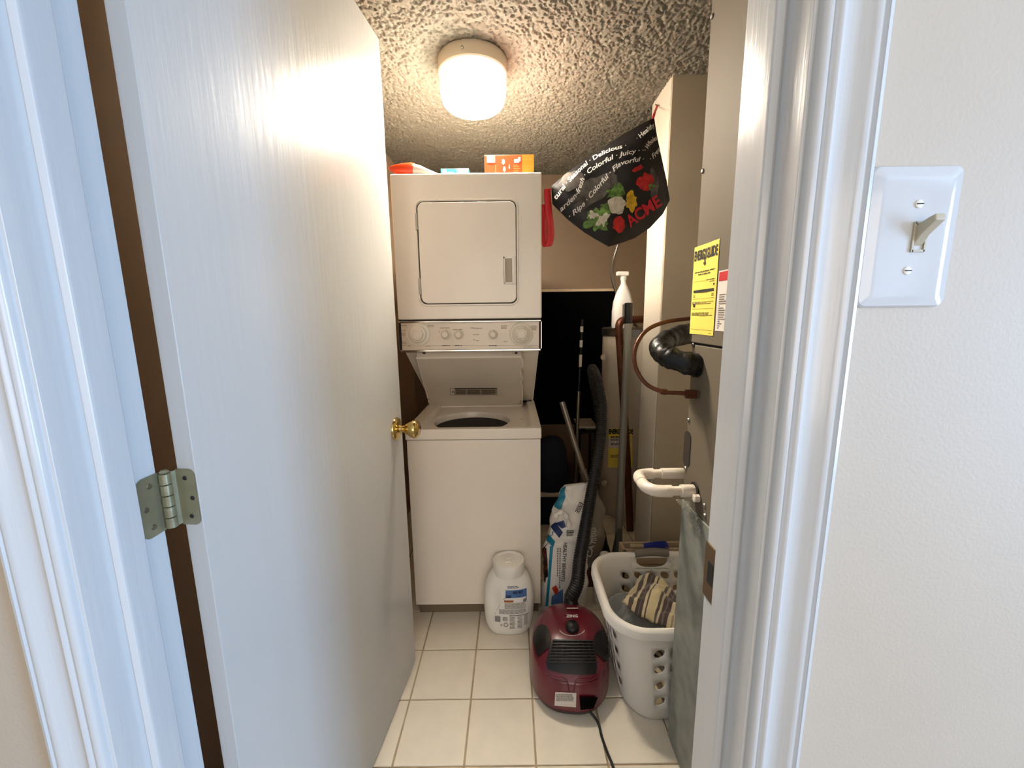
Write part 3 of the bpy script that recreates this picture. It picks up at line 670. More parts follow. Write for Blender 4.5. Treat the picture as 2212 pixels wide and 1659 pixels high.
# bottle lying on its side, orange cap toward the left
Yc = YF+.05
c0 = onY(845, 357, Yc); c1 = onY(888, 357, Yc); c2 = onY(938, 371, Yc+.02)
bt = empty('detergent_bottle', (c1.x, Yc, zt), 'white bottle with bright orange cap lying on its side on the dryer', 'bottle')
def ell(path, n=18):            # path: (point, rz, ry)
    b = MB(); vs = []; fs = []
    for p, rz_, ry_ in path:
        for k in range(n): t = 2*PI*k/n; vs.append((p[0], p[1]+ry_*math.cos(t), p[2]+rz_*math.sin(t)))
    for i in range(len(path)-1):
        for k in range(n): fs.append((i*n+k, i*n+(k+1) % n, (i+1)*n+(k+1) % n, (i+1)*n+k))
    fs += [tuple(range(n))[::-1], tuple((len(path)-1)*n+k for k in range(n))]
    return b.add(vs, fs)
x = c0.x-.012; zz = zt
ell([((x, Yc, zz+.034), .002, .003), ((x+.010, Yc, zz+.033), .010, .012), ((x+.035, Yc, zz+.031), .0175, .019), ((x+.068, Yc, zz+.0295), .0235, .024), ((x+.090, Yc, zz+.029), .0250, .025), ((x+.104, Yc, zz+.028), .021, .022), ((x+.110, Yc, zz+.028), .012, .013)]).build('cap', M['capor'], bt, smooth=60)
ell([((x+.088, Yc, zz+.022), .014, .016), ((x+.108, Yc, zz+.0245), .0225, .030), ((x+.128, Yc, zz+.0205), .0195, .034), ((x+.15, Yc, zz+.0145), .0135, .034), ((x+.172, Yc, zz+.010), .009, .030), ((x+.192, Yc, zz+.006), .005, .02)]).build('body', M['film'], bt, smooth=60)

# ================================================================== AIR HANDLER at the right
A = onZ(1441, 1588, 0); XA = A.x; YA = A.y
YN = .70
zs = onX(1486, 741, XA).z
ah = empty('air_handler', (XA+.28, (YA+YN)/2, .8), 'tall taupe metal air handler cabinet behind the right door jamb', 'air handler')
zdt = onX(1470, 1075, XA).z
MB().box((XA, YN, zs+.003), (XA+.55, YA, CEIL-.002)).build('upper_cabinet', M['ahu'], ah, bevel=.003)
MB().box((XA+.003, YN, zdt), (XA+.55, YA-.001, zs-.002)).build('lower_cabinet', M['ahu'], ah, bevel=.003)
MB().box((XA+.006, YN+.003, zs-.004), (XA+.54, YA-.004, zs+.005)).build('seam', M['dark'], ah)
def FA(u, v, off=.0012): return onX(u, v, XA-off)
for (u, v) in ((1528, 50), (1506, 378), (1488, 660), (1491, 745), (1476, 903), (1471, 1006), (1518, 1092), (1519, 1114)):
    p = onX(u+2, v, XA); p.y = min(p.y, YA-.01); MB().lathe([(.006, 0), (.006, .002), (.0045, .004), (.0001, .0045)], (XA if v < 740 else XA+.003, p.y, p.z), (-1, 0, 0), 8).build('screw', M['steel'], ah, smooth=30)
# dark capsule knockout
o0 = onX(1484, 970, XA+.002); kh = (onX(1484, 931, XA).z-onX(1484, 1011, XA).z)
cy = o0.y; o = roundrect(.040, kh, .0195, n=8)
MB().prism([(XA+.0025, cy-.020+a, o0.z+b) for a, b in o], (-.0015, 0, 0)).build('knockout_cover', mat('dark_knockout', S(58, 52, 48), .5), ah)
# energy label
lA = onX(1490, 718, XA); lBm = onX(1540, 728, XA); lT = onX(1557, 518, XA); lT0 = onX(1502, 532, XA)
y_far, y_near = (lA.y+lT0.y)/2, (lBm.y+lT.y)/2; zlo, zhi = (lA.z+lBm.z)/2, (lT.z+lT0.z)/2
def FE(x, y, off=.0012): return Vector((XA-off, y_far+(y_near-y_far)*x, zlo+(zhi-zlo)*y))
el = Print(lambda x, y: FE(x, y, .001+.0006*math.sin(9*x))).rect(0, 0, 1, 1, 16, 4).build('energy_label', M['yellow'], ah)
F = lambda x, y: FE(x, y, .0022)
q = Print(F); W_ = abs(y_near-y_far); H_ = zhi-zlo; asp = H_/W_
def T_(q, s, x, y, size, **k):      # text with height in label-width units
    vs, fs = text2d(s, size, **k); q._put([(x+a, y+b/asp) for a, b in vs], fs)
T_(q, 'ENERGYGUIDE', .5, .888, .25, squeeze=.56, bold=.010)
q.poly([(.47, .87), (.50, .87), (.50, .80), (.535, .80), (.48, .765), (.43, .80), (.465, .80)])
q.rect(.09, .475, .92, .505)
q.lines(.1, .700, .92, .712, 1, .8, .05, 6); q.lines(.25, .672, .75, .684, 1, .8, .05, 5); q.lines(.6, .600, .92, .610, 1, .7, 0, 4); q.lines(.74, .580, .92, .588, 1, .7, 0, 2)
q.poly([(.88, .555), (.94, .555), (.91, .53)]); q.rect(.895, .54, .925, .56)
for x0 in (.09, .84): q.lines(x0, .425, x0+.09, .46, 3, .4, 0, 1)
q.lines(.06, .345, .93, .375, 3, .5, .3, 8); q.lines(.06, .215, .93, .255, 3, .5, .2, 9)
for y in (.60, .405, .29, .055): q.rect(.06, y, .95, y+.0025)
q.lines(.84, .02, .92, .026, 1, .8, 0, 2)
q.lines(.06, .935, .6, .942, 1, .7, 0, 6)
q.build('label_text', M['ink'], el)
yl0 = y_near-.006; e2 = MB().box((XA-.0008, yl0-.06, zlo+.012), (XA-.0001, yl0, zlo+.148)).build('rating_label', M['paper'], ah)
MB().box((XA-.0016, yl0-.055, zlo+.125), (XA-.0009, yl0-.004, zlo+.145)).build('red_block', M['redink'], e2)
q = Print(lambda x, y: Vector((XA-.0014, yl0-.005-.05*x, zlo+.018+.08*y)))
for i in range(16): q.rect(.1, i/16, .2+.7*random.random(), i/16+.03)
q.build('label_text', M['greyink'], e2)
# galvanised duct under the cabinet
du = empty('sheet_metal_duct', (XA+.27, .9, 0), 'dull grey galvanised duct box standing on the floor under the air handler', 'duct')
MB().box((XA+.001, YN-.05, 0), (XA+.55, YA+.001, zdt-.001)).build('duct_box', M['galv'], du, bevel=.003)
# clear plastic sheet
def FW(s, t):
    pts = [(1466, 1076), (1503, 1085), (1521, 1162), (1496, 1140)]
    a = Vector(pts[0]).lerp(Vector(pts[1]), s); b_ = Vector(pts[3]).lerp(Vector(pts[2]), s); p = a.lerp(b_, t)
    w_ = onX(p.x, p.y, XA-.006); n_ = noise.noise(w_*60)*.012+noise.noise(w_*160)*.006
    return w_+Vector((-abs(n_)-.002, 0, n_*.4))
wr = MB().grid(FW, 22, 30).build('plastic_sheet', M['wrap'], smooth=25)
tag(wr, 'crumpled clear plastic sheet stuck to the duct below the white pipe', 'plastic sheet')
# white pipe trap
def PT(u, v, Y): return onY(u, v, Y)
f0 = onX(1500, 1060, XA)
pv = empty('drain_trap', f0, 'white plastic pipe loop sticking out of the air handler', 'pipe')
yA_ = f0.y
Yp = yA_
pp1 = Vector((XA-.001, Yp, f0.z)); lft = onY(1408, 1056, Yp); far = onY(1390, 1038, Yp+.10); farR = onY(1476, 1038, YA+.04)
farz = far.z
pe = [pp1, Vector((lft.x+.03, Yp, f0.z)), Vector((lft.x+.008, Yp+.006, f0.z)), Vector((lft.x-.006, Yp+.028, f0.z)), Vector((lft.x-.008, Yp+.06, f0.z)), Vector((lft.x-.006, YA+.015, f0.z)), Vector((lft.x+.004, YA+.036, f0.z)), Vector((lft.x+.03, YA+.045, f0.z)), Vector((XA+.10, YA+.045, f0.z))]
MB().tube(smoothpath(pe, 6), .0125, 20).build('pipe', M['pvc'], pv, smooth=50)
def coup(a, b, r, nm='coupling'): MB().tube([a, a.lerp(b, .02), a.lerp(b, .98), b], [r*.97, r, r, r*.97], 24).build(nm, M['pvc'], pv, smooth=40)
coup(pp1+Vector((-.001, 0, 0)), pp1+Vector((-.035, 0, 0)), .0165)
MB().tube(smoothpath([Vector((lft.x+.052, Yp, f0.z)), Vector((lft.x+.03, Yp, f0.z)), Vector((lft.x+.008, Yp+.006, f0.z)), Vector((lft.x-.006, Yp+.028, f0.z)), Vector((lft.x-.008, Yp+.055, f0.z))], 6), .0158, 24).build('elbow', M['pvc'], pv, smooth=40)
MB().tube(smoothpath([Vector((lft.x-.007, YA-.015, f0.z)), Vector((lft.x-.006, YA+.015, f0.z)), Vector((lft.x+.004, YA+.036, f0.z)), Vector((lft.x+.03, YA+.045, f0.z)), Vector((lft.x+.045, YA+.045, f0.z))], 6), .0158, 24).build('elbow', M['pvc'], pv, smooth=40)
coup(Vector((XA-.045, YA+.045, f0.z)), Vector((XA+.02, YA+.045, f0.z)), .0158)
q0 = onX(1509, 1076, XA)
MB().lathe([(.011, 0), (.011, .012), (.008, .014), (.0001, .014)], q0, (-1, 0, 0), 8).build('drain_plug', M['pvc'], pv)
MB().lathe([(.024, 0), (.023, .002), (.0001, .003)], Vector((XA-.0002, Yp, f0.z)), (-1, 0, 0), 20).build('dark_opening', M['dark'], pv)
# insulated pipe
i0 = onX(1506, 789, XA)
ip = empty('insulated_pipe', i0, 'thick bent pipe wrapped in shiny black tape on the air handler', 'pipe')
path = [i0+Vector((-.001, 0, 0)), onY(1490, 786, i0.y+.0), onY(1458, 777, i0.y+.02), onY(1436, 766, i0.y+.05), onY(1426, 752, i0.y+.09), onY(1440, 735, i0.y+.13), onY(1470, 724, i0.y+.17), onY(1500, 720, i0.y+.20)]
sp_ = smoothpath(path, 8); rr = [.029*(1+.12*noise.noise(p_*45)+.10*noise.noise(p_*160)) for p_ in sp_]
bpipe = MB().tube(sp_, rr, 28).build('tape_wrap', M['tape'], ip, smooth=35)
MB().tube([i0+Vector((-.0005, 0, 0)), i0+Vector((-.010, 0, 0))], .031, 28).build('tape_collar', M['tape'], ip, smooth=40)
# copper line
n0 = onX(1507, 851, XA)
cu = empty('copper_line', n0, 'thin brown copper tube looping out from the air handler', 'pipe')
Yq = n0.y
path = [n0+Vector((-.002, 0, 0)), onY(1470, 849, Yq+.004), onY(1432, 846, Yq+.01), onY(1398, 831, Yq+.02), onY(1376, 801, Yq+.03), onY(1370, 768, Yq+.045), onY(1379, 736, Yq+.06), onY(1402, 710, Yq+.08), onY(1440, 695, Yq+.10), onY(1490, 688, YA+.06)]
MB().tube(smoothpath(path, 8), .0055, 14).build('tube', M['copper'], cu, smooth=50)
MB().tube([n0+Vector((-.004, 0, 0)), n0+Vector((-.030, .001, 0))], .0125, 6).build('flare_nut', M['copper'], cu)
MB().tube([n0+Vector((.0, 0, 0)), n0+Vector((-.006, 0, 0))], .009, 14).build('fitting', M['steel'], cu)
MB().tube([onY(1440, 847, Yq+.01), onY(1428, 845.5, Yq+.011)], .0078, 14).build('joint_sleeve', M['copper'], cu, smooth=40)

# ================================================================== WATER HEATER, back right
hc = Vector((.825, 2.62, 0)); hR = .235
zh = onY(1350, 716, hc.y-hR*.8).z
wh = empty('water_heater', hc, 'cream cylindrical water heater tank in the back corner behind the wall pier', 'water heater')
MB().lathe([(hR-.004, .02), (hR, .03), (hR, zh-.02), (hR*.99, zh)], (hc.x, hc.y, 0), (0, 0, 1), 64).build('tank', M['heater'], wh, smooth=40)
MB().lathe([(hR+.006, zh-.03), (hR+.006, zh+.012), (hR-.004, zh+.018), (.001, zh+.020)], (hc.x, hc.y, 0), (0, 0, 1), 64).build('top_cap', M['steel'], wh, smooth=40)
MB().lathe([(hR*.8, 0), (hR*.8, .03)], (hc.x, hc.y, 0), (0, 0, 1), 32).build('base_ring', M['toe'], wh)
def cylpt(u, v, r):      # ray with the tank
    d = ray(u, v); ox, oy = O.x-hc.x, O.y-hc.y; a_ = d.x**2+d.y**2; b_ = 2*(ox*d.x+oy*d.y); c_ = ox*ox+oy*oy-r*r
    D = b_*b_-4*a_*c_
    t = (-b_-math.sqrt(max(D, 0)))/(2*a_); return O+d*t
hl = Print(lambda x, y: cylpt(1314+52*x, 926+84*y, hR+.001)).rect(0, 0, 1, 1, 12, 6).build('energy_label', M['yellow'], wh)
Print(lambda x, y: cylpt(1314+52*x, 926+84*y, hR+.0016)).rect(0, .24, .9, .5, 10, 3).build('white_band', M['paper'], hl)
q = Print(lambda x, y: cylpt(1314+52*x, 926+84*y, hR+.0024))
q.text('ENERGYGUIDE', .52, .08, .16, squeeze=.95, bold=.01, flip=True)
q.lines(.1, .2, .9, .235, 1, .8, 0, 6); q.lines(.1, .37, .9, .43, 2, .6, .1, 7); q.lines(.1, .68, .9, .76, 3, .45, .2, 6); q.ring(.6, .86, .08, .1, n=8); q.lines(.1, .26, .5, .32, 2, .5, .2, 4)
q.build('label_text', M['ink'], hl)
for (u, v) in ((1308, 772), (1305, 1045)):
    p_ = cylpt(1325, v, hR); MB().lathe([(.020, 0), (.020, .016), (.014, .022), (.0001, .022)], p_+Vector((-.05, .02, 0)), (-.6, -.8, 0), 16, sx=1, sy=1).build('access_knob' if v < 900 else 'drain_cover', M['heater'], wh, smooth=40)
# braided supply hose
hp = empty('supply_hose', onY(1325, 600, 2.62), 'thin braided metal supply hose rising from the water heater', 'hose')
MB().tube(smoothpath([Vector((hc.x-.03, hc.y-.05, zh+.018)), onY(1336, 640, 2.56), onY(1324, 605, 2.55), onY(1322, 575, 2.54), onY(1330, 545, 2.52), onY(1345, 505, 2.54), onY(1370, 460, 2.60)], 10), [.0085+.0012*(i % 2) for i in range(61)], 10).build('hose', M['steel'], hp, smooth=60)
# white spray bottle on the heater
sb = onY(1344, 700, 2.50); zbz = zh+.0195
sbt = empty('spray_bottle', (sb.x, 2.50, zbz), 'tall white spray bottle standing on top of the water heater', 'bottle')
hh_ = onY(1344, 606, 2.50).z-zbz
def bell(prof, cx, cy, z0, n=28, lean=0):
    b = MB(); vs = []; fs = []
    for rx, ry_, h in prof:
        for k in range(n): t = 2*PI*k/n; vs.append((cx+rx*math.copysign(abs(math.cos(t))**.8, math.cos(t))+lean*h, cy+ry_*math.copysign(abs(math.sin(t))**.8, math.sin(t)), z0+h))
    for i in range(len(prof)-1):
        for k in range(n): fs.append((i*n+k, i*n+(k+1) % n, (i+1)*n+(k+1) % n, (i+1)*n+k))
    fs += [tuple(range(n))[::-1], tuple((len(prof)-1)*n+k for k in range(n))]
    return b.add(vs, fs)
bell([(.060, .035, 0), (.064, .038, .01), (.064, .038, hh_*.35), (.058, .036, hh_*.55), (.044, .03, hh_*.72), (.026, .022, hh_*.86), (.016, .016, hh_*.93), (.015, .015, hh_)], sb.x, 2.50, zbz).build('bottle', M['plastic_w'], sbt, smooth=50)
MB().lathe([(.019, 0), (.019, .022), (.012, .026)], (sb.x, 2.50, zbz+hh_), (0, 0, 1), 20).build('collar', M['plastic_w'], sbt, smooth=40)
MB().box((sb.x-.045, 2.485, zbz+hh_+.026), (sb.x+.028, 2.515, zbz+hh_+.052)).build('spray_head', M['plastic_w'], sbt, bevel=.006, seg=3)
q = Print(lambda x, y: Vector((sb.x+x, 2.50-.0395, zbz+y))); q.rect(-.012, .05, .05, .14).build('label', M['greyink'], sbt)
# copper relief pipe with elbow
rp = empty('relief_pipe', onY(1360, 1175, 2.33), 'brown copper discharge pipe with an elbow at the top beside the water heater', 'pipe')
Yr = 2.33
MB().tube(smoothpath([onY(1410, 688, Yr+.05), onY(1372, 690, Yr+.02), onY(1350, 691, Yr), onY(1341, 695, Yr-.005), onY(1337, 706, Yr-.01), onY(1338, 730, Yr-.01), onY(1349, 900, Yr-.01), onY(1357, 1040, Yr), onY(1362, 1174, Yr)], 6), .0215, 16).build('pipe', M['copper'], rp, smooth=50)
# mop leaning in front of the heater
Ym = 2.05
mp_ = empty('mop', onZ(1335, 1300, 0), 'grey mop pole with black grip leaning in front of the water heater', 'mop')
bot = onY(1334, 1190, Ym-.17); top = onY(1357, 700, Ym)
MB().tube([onY(1336, 1160, Ym-.16), top], .0185, 16).build('pole', M['pole'], mp_, smooth=50)
MB().tube([top, top.lerp(onY(1358, 655, Ym+.01), .05), onY(1358, 655, Ym+.01)], [.016, .0195, .0195], 16).build('grip', M['black'], mp_, smooth=40)
MB().tube([onY(1338, 1140, Ym-.16), bot, Vector((bot.x-.01, bot.y-.04, .05)), Vector((bot.x-.015, bot.y-.05, .02))], [.013, .026, .05, .055], 14).build('mop_head', M['olive'], mp_, smooth=50)

# ================================================================== things in the dark gap
# chrome telescopic wand with black handle
wt = onY(1214, 868, 2.05); wb = onY(1300, 1150, 1.95); we = onY(1308, 1192, 1.94)
wa = empty('vacuum_wand', we, 'telescopic steel vacuum wand leaning diagonally behind the black hose', 'vacuum wand')
mid = wt.lerp(wb, .52)
MB().tube([wt, mid], .0145, 14).build('upper_tube', M['steel'], wa, smooth=40)
MB().tube([mid, wb], .019, 14).build('lower_tube', M['steel'], wa, smooth=40)
MB().tube([mid.lerp(wb, -.01), mid.lerp(wb, .02)], .021, 14).build('lock_ring', M['steel'], wa, smooth=40)
MB().tube(smoothpath([wb, we, we+(we-wb)*.9+Vector((.02, 0, -.05)), Vector((we.x+.03, we.y-.02, .06)), Vector((we.x+.03, we.y-.03, .015))], 5), [.020]*4+[.024]*17, 14).build('floor_tool_neck', M['black'], wa, smooth=40)
# slim pole behind
st = onY(1258, 690, 2.5); s2 = onY(1253, 800, 2.5); s3 = onY(1250, 845, 2.5); s4 = onY(1244, 1010, 2.48); s5 = Vector((s4.x-.02, s4.y, .02))
sp2 = empty('curtain_rod', s5, 'slim black pole with pale bands standing upright against the black panel', 'pole')
MB().tube([s3, s4, s5], .011, 12).build('steel_pole', M['steel'], sp2, smooth=40)
MB().tube([st, s3], .0085, 12).build('black_pole', M['black'], sp2, smooth=40)
for (v0, v1) in ((705, 717), (735, 750), (766, 792)):
    MB().tube([onY(1257-(v0-700)*.04, v0, 2.498), onY(1257-(v1-700)*.04, v1, 2.498)], .0098, 12).build('pale_band', M['plastic_w'], sp2, smooth=40)  # glints along the pole put in as pale rings
# pale lower shelf with items
shz = onY(1270, 921, 2.66).z
sh = empty('storage_shelf', (.5, 2.77, 0), 'low pale shelf rack against the back wall beside the water heater', 'shelf')
xs0, xs1 = onY(1250, 921, 2.66).x, hc.x-hR-.022
MB().box((xs0, 2.66, shz-.015), (xs1+.005, 2.88, shz)).build('shelf_top', M['heater'], sh, bevel=.002)
for X in (xs0+.004, xs1-.008):
    MB().box((X, 2.67, 0), (X+.014, 2.69, shz-.015)).build('leg', M['black'], sh)
    MB().box((X, 2.86, 0), (X+.014, 2.88, shz-.015)).build('leg', M['black'], sh)
MB().box((xs0+.004, 2.67, .52), (xs1+.004, 2.88, .535)).build('shelf_board', M['black'], sh)
# white carton with dark print standing on the lower shelf
b0 = onY(1266, 1000, 2.70); b1 = onY(1288, 930, 2.70)
ca = empty('carton', (b0.x+.04, 2.75, .535), 'small white printed carton on the shelf behind the black hose', 'box')
MB().box((b0.x, 2.72, .536), (b1.x, 2.84, b1.z-.01)).build('carton_body', M['paper'], ca, bevel=.002)
q = Print(lambda x, y: Vector((b0.x+(b1.x-b0.x)*x, 2.718, .536+(b1.z-.536)*y))); q.rect(.08, .82, .16, .92).rect(.24, .8, .3, .93).rect(.4, .82, .48, .92).rect(.60, .60, 1.0, .95).build('carton_print', M['ink'], ca)
# orange-brown wood slats leaning
for i, (u0, u1, lab) in enumerate(((1231, 1226, 'left one of two brown wood slats leaning behind the litter bag'), (1243, 1240, 'right one of two brown wood slats leaning behind the litter bag'))):
    a_ = onY(u1, 1060, 2.70); b_ = onY(u0, 1000, 2.76)
    o_ = MB().tube([Vector((a_.x-.005, 2.66, .0)), a_, b_], [.014, .014, .014], 4).build('wood_slat', M['brownwood']); tag(o_, lab, 'wood slat', 'wood slats behind the litter bag')
# navy bag on a white bin
nb0 = onY(1200, 1060, 2.42)
bi = empty('storage_bin', (nb0.x-.03, 2.5, 0), 'pale grey plastic storage bin under the navy bag behind the washer', 'bin')
zb1 = onY(1200, 1066, 2.38).z
MB().add([(L1+.03, 2.40, .002), (nb0.x+.08, 2.40, .002), (nb0.x+.08, 2.62, .002), (L1+.03, 2.62, .002), (L1+.012, 2.38, zb1-.02), (nb0.x+.1, 2.38, zb1-.02), (nb0.x+.1, 2.64, zb1-.02), (L1+.012, 2.64, zb1-.02)], [(0, 3, 2, 1), (4, 5, 6, 7), (0, 1, 5, 4), (1, 2, 6, 5), (2, 3, 7, 6), (3, 0, 4, 7)]).build('bin_body', M['navy'], bi, bevel=.008)
MB().box((L1+.010, 2.37, zb1-.02), (nb0.x+.11, 2.65, zb1)).build('bin_lid', M['heater'], bi, bevel=.004)
zn = onY(1190, 950, 2.45).z
def navy(s, t):
    a_ = 2*PI*s; r1 = 1-.42*t**2.2 if t < .98 else .35; X = nb0.x-.02+(.115*r1)*math.copysign(abs(math.cos(a_))**.7, math.cos(a_)); Y = 2.50+.11*r1*math.copysign(abs(math.sin(a_))**.7, math.sin(a_))
    p_ = Vector((X, Y, zb1+.002+(zn-zb1)*t)); return p_+Vector((noise.noise(p_*14)*.012, noise.noise(p_*14+Vector((5, 0, 0)))*.012, 0))
nv = MB().grid(navy, 32, 14, True); nv.add([navy(i/32, 1) for i in range(32)], [tuple(range(32))]); nv.add([navy(i/32, 0) for i in range(32)], [tuple(range(32))])
tag(nv.build('duffel_bag', M['navy'], smooth=60), 'slumped dark navy fabric bag on the bin behind the washer', 'bag')

# ================================================================== SHOPPING BAG hanging top right
def bagY(X): return 1.70+(X-.12)*.10
def bagpt(u, v):
    d = ray(u, v); t = (1.70-.12*.10-O.y)/(d.y-.10*d.x); return O+d*t
BO = [(1191, 402), (1226, 372), (1262, 345), (1330, 300), (1372, 275), (1413, 254), (1419, 292), (1428, 335), (1440, 390), (1447, 432), (1432, 462), (1404, 492), (1372, 514), (1345, 524), (1315, 533), (1290, 519), (1262, 502), (1226, 474), (1193, 441)]
BCx, BCy = sum(p[0] for p in BO)/len(BO), sum(p[1] for p in BO)/len(BO)
def inside_t(u, v):              # 0 at the edge, 1 in the middle
    best = 1e9
    for i in range(len(BO)):
        ax_, ay = BO[i]; bx, by = BO[(i+1) % len(BO)]; L = math.hypot(bx-ax_, by-ay)
        d = ((bx-ax_)*(v-ay)-(by-ay)*(u-ax_))/L; best = min(best, d)
    return max(0, best)
bn = Vector((.10, -1, 0)).normalized()
def bulge(u, v):
    d = inside_t(u, v); b = .040*(1-math.exp(-d/32)); p = Vector((u*.012, v*.012, 3)); 
    fold = .010*noise.noise(p*1.2)+.006*math.sin((u*.55-v*.8)*.045)
    return b+fold*min(1, d/18)
def bag_surf(u, v, off=0): return bagpt(u, v)+bn*(bulge(u, v)+off)
sb_ = empty('shopping_bag', bagpt(1320, 400), 'black reusable grocery bag with vegetable print and red straps hanging from the pier', 'bag')
def bag_mesh(side, name):
    R_, N = 14, 0; pts = []
    ol = []
    for i in range(len(BO)):
        a_, b_ = Vector(BO[i]), Vector(BO[(i+1) % len(BO)]); m = max(2, int((b_-a_).length/7))
        ol += [a_.lerp(b_, k/m) for k in range(m)]
    N = len(ol); vs = []; fs = []
    c_ = Vector((BCx, BCy)); f = (lambda u, v: bag_surf(u, v)) if side > 0 else (lambda u, v: bagpt(u, v)-bn*(bulge(u, v)*.3))
    for r_ in range(R_+1):
        for p in ol: q = c_.lerp(p, 1-r_/R_); vs.append(f(q.x, q.y))
    for r_ in range(R_):
        for k in range(N): fs.append((r_*N+k, r_*N+(k+1) % N, (r_+1)*N+(k+1) % N, (r_+1)*N+k))
    return vs, fs
b_ = MB(); b_.add(*bag_mesh(1, '')); b_.add(*bag_mesh(-1, ''))
bagm = b_.build('bag_body', M['fabric'], sb_, smooth=80)
# pattern
def BP(off): return lambda u, v: bag_surf(u, v, off)
def blobs(name, off, m, L):
    for a_ in L: Print(BP(off)).blob(*a_[0], **a_[1]).build(name, m, bagm)
blobs('grey_splash', .0006, M['greystone'], [((1275, 420, 58, 22, .25), dict(seed=3, rot=-.6)), ((1232, 395, 28, 18, .2), dict(seed=4, rot=-.6)), ((1408, 400, 10, 34, .3), dict(seed=6))])
blobs('leaf_print', .0012, M['green'], [((1282, 482, 24, 22, .35), dict(seed=1)), ((1322, 418, 20, 18, .4), dict(seed=2, rot=-.5)), ((1300, 458, 12, 12, .3), dict(seed=8))])
blobs('cauliflower_print', .0018, M['cream'], [((1325, 448, 19, 20, .15), dict(seed=5)), ((1296, 480, 9, 16, .4), dict(seed=7, rot=.5)), ((1276, 468, 8, 8, .4), dict(seed=12))])
q = Print(BP(.0022)); q.blob(1357, 440, 12, 19, .2, seed=9).build('yellow_pepper_print', M['yelveg'], bagm)
blobs('red_pepper_print', .0026, M['redveg'], [((1385, 400, 19, 19, .16), dict(seed=10)), ((1330, 488, 14, 16, .12), dict(seed=11)), ((1368, 373, 14, 5, .3), dict(seed=13, rot=-.5))])
q = Print(BP(.003)); q.blob(1403, 407, 12, 2.2, .3, seed=14, rot=.1, n=14).blob(1395, 411, 7, 2, .2, seed=15, rot=1.2, n=14); q.build('stem_print', M['green'], bagm)
def btext(q, s, u, v, size, deg, **k):
    vs, fs = text2d(s, size, align='LEFT', **k); r = math.radians(deg); c, d = math.cos(r), math.sin(r)
    q._put([(u+a*c+b*d*-1*-1*1*(1)*0+b*d*(-1)*(-1), v-a*d+(-b)*c) if False else (u+a*c-b*d, v-(a*d+b*c)) for a, b in vs], fs)
def ctext(q, s, pts, size, **k):      # text running along a curved baseline
    P = smoothpath([(x, y, 0) for x, y in pts], 12); L = [0]
    for a_, b2 in zip(P, P[1:]): L.append(L[-1]+(b2-a_).length)
    vs, fs = text2d(s, size, align='LEFT', **k); wmax = max(a for a, b in vs); out = []
    for a, b in vs:
        l = max(0, a/wmax*L[-1]); i = max(j for j in range(len(L)) if L[j] <= l+1e-6); i = min(i, len(P)-2)
        t = (l-L[i])/max(1e-6, L[i+1]-L[i]); p = P[i].lerp(P[i+1], t); d = (P[i+1]-P[i]).normalized()
        out.append((p.x+d.y*b, p.y-d.x*b))
    q._put(out, fs)
q = Print(BP(.0034))
kw = dict(shear=.35, bold=.25)
ctext(q, 'tural · Seasonal · Delicious ·', [(1196, 432), (1225, 395), (1265, 355), (1305, 332), (1346, 322)], 14, **kw)
ctext(q, 'arden-fresh · Colorful · Juicy · ·', [(1208, 456), (1240, 425), (1262, 380), (1310, 350), (1345, 340), (1382, 333)], 14, **kw)
ctext(q, '· Ripe · Colorful · Flavorful ·', [(1226, 472), (1256, 445), (1285, 410), (1325, 367), (1350, 358), (1382, 352)], 14, **kw)
ctext(q, '· Healthy', [(1368, 308), (1388, 290), (1413, 270)], 14, **kw)
ctext(q, '· Wholes', [(1384, 335), (1400, 312), (1418, 298)], 14, **kw)
ctext(q, '· Fres', [(1396, 352), (1410, 338), (1423, 322)], 14, **kw)
q.build('script_lettering', M['whiteink'], bagm)
q = Print(BP(.0038)); ctext(q, 'ACME', [(1350, 486), (1383, 462), (1420, 436)], 34, bold=1.1); q.build('red_lettering', mat('acme_red', S(200, 24, 44), .5), bagm)
def ribbon(name, pts, w, m, parent, wd=None):        # pts world centre line, wd width direction
    vs = []; fs = []; n = len(pts)
    for i, p in enumerate(pts):
        d = wd[i] if isinstance(wd, list) else wd
        vs += [Vector(p)-d*w/2, Vector(p)+d*w/2]
    fs = [(2*i, 2*i+1, 2*i+3, 2*i+2) for i in range(n-1)]
    return MB().add(vs, fs).build(name, m, parent, smooth=70, solid=.0016)
# left strap loop hanging down beside the dryer
pl = smoothpath([bagpt(1190, 408)+bn*.004, bagpt(1181, 414)+bn*.012, bagpt(1184, 455)+bn*.012, bagpt(1189, 500)+bn*.01, bagpt(1186, 528)+bn*.01, bagpt(1179, 530)+bn*.0, bagpt(1175, 495)-bn*.006, bagpt(1178, 440)-bn*.006], 6)
ribbon('strap', pl, .030, M['strap'], sb_, [Vector((.75, .35, .12)).normalized()]*len(pl))
hk = onX(1422, 228, XC-.006)
pl = smoothpath([bagpt(1410, 256)+bn*.002, bagpt(1414, 244), hk+Vector((-.006, .0, -.006)), hk+Vector((-.002, 0, .004))], 5)
ribbon('strap', pl, .012, M['strap'], sb_, Vector((.9, .4, .1)).normalized())
nl_ = MB().tube([hk+Vector((.0062, 0, 0)), hk+Vector((-.014, 0, .004))], .0022, 10).build('wall_nail', M['steel'], smooth=40)
tag(nl_, 'small steel nail in the pier holding the bag strap', 'nail')

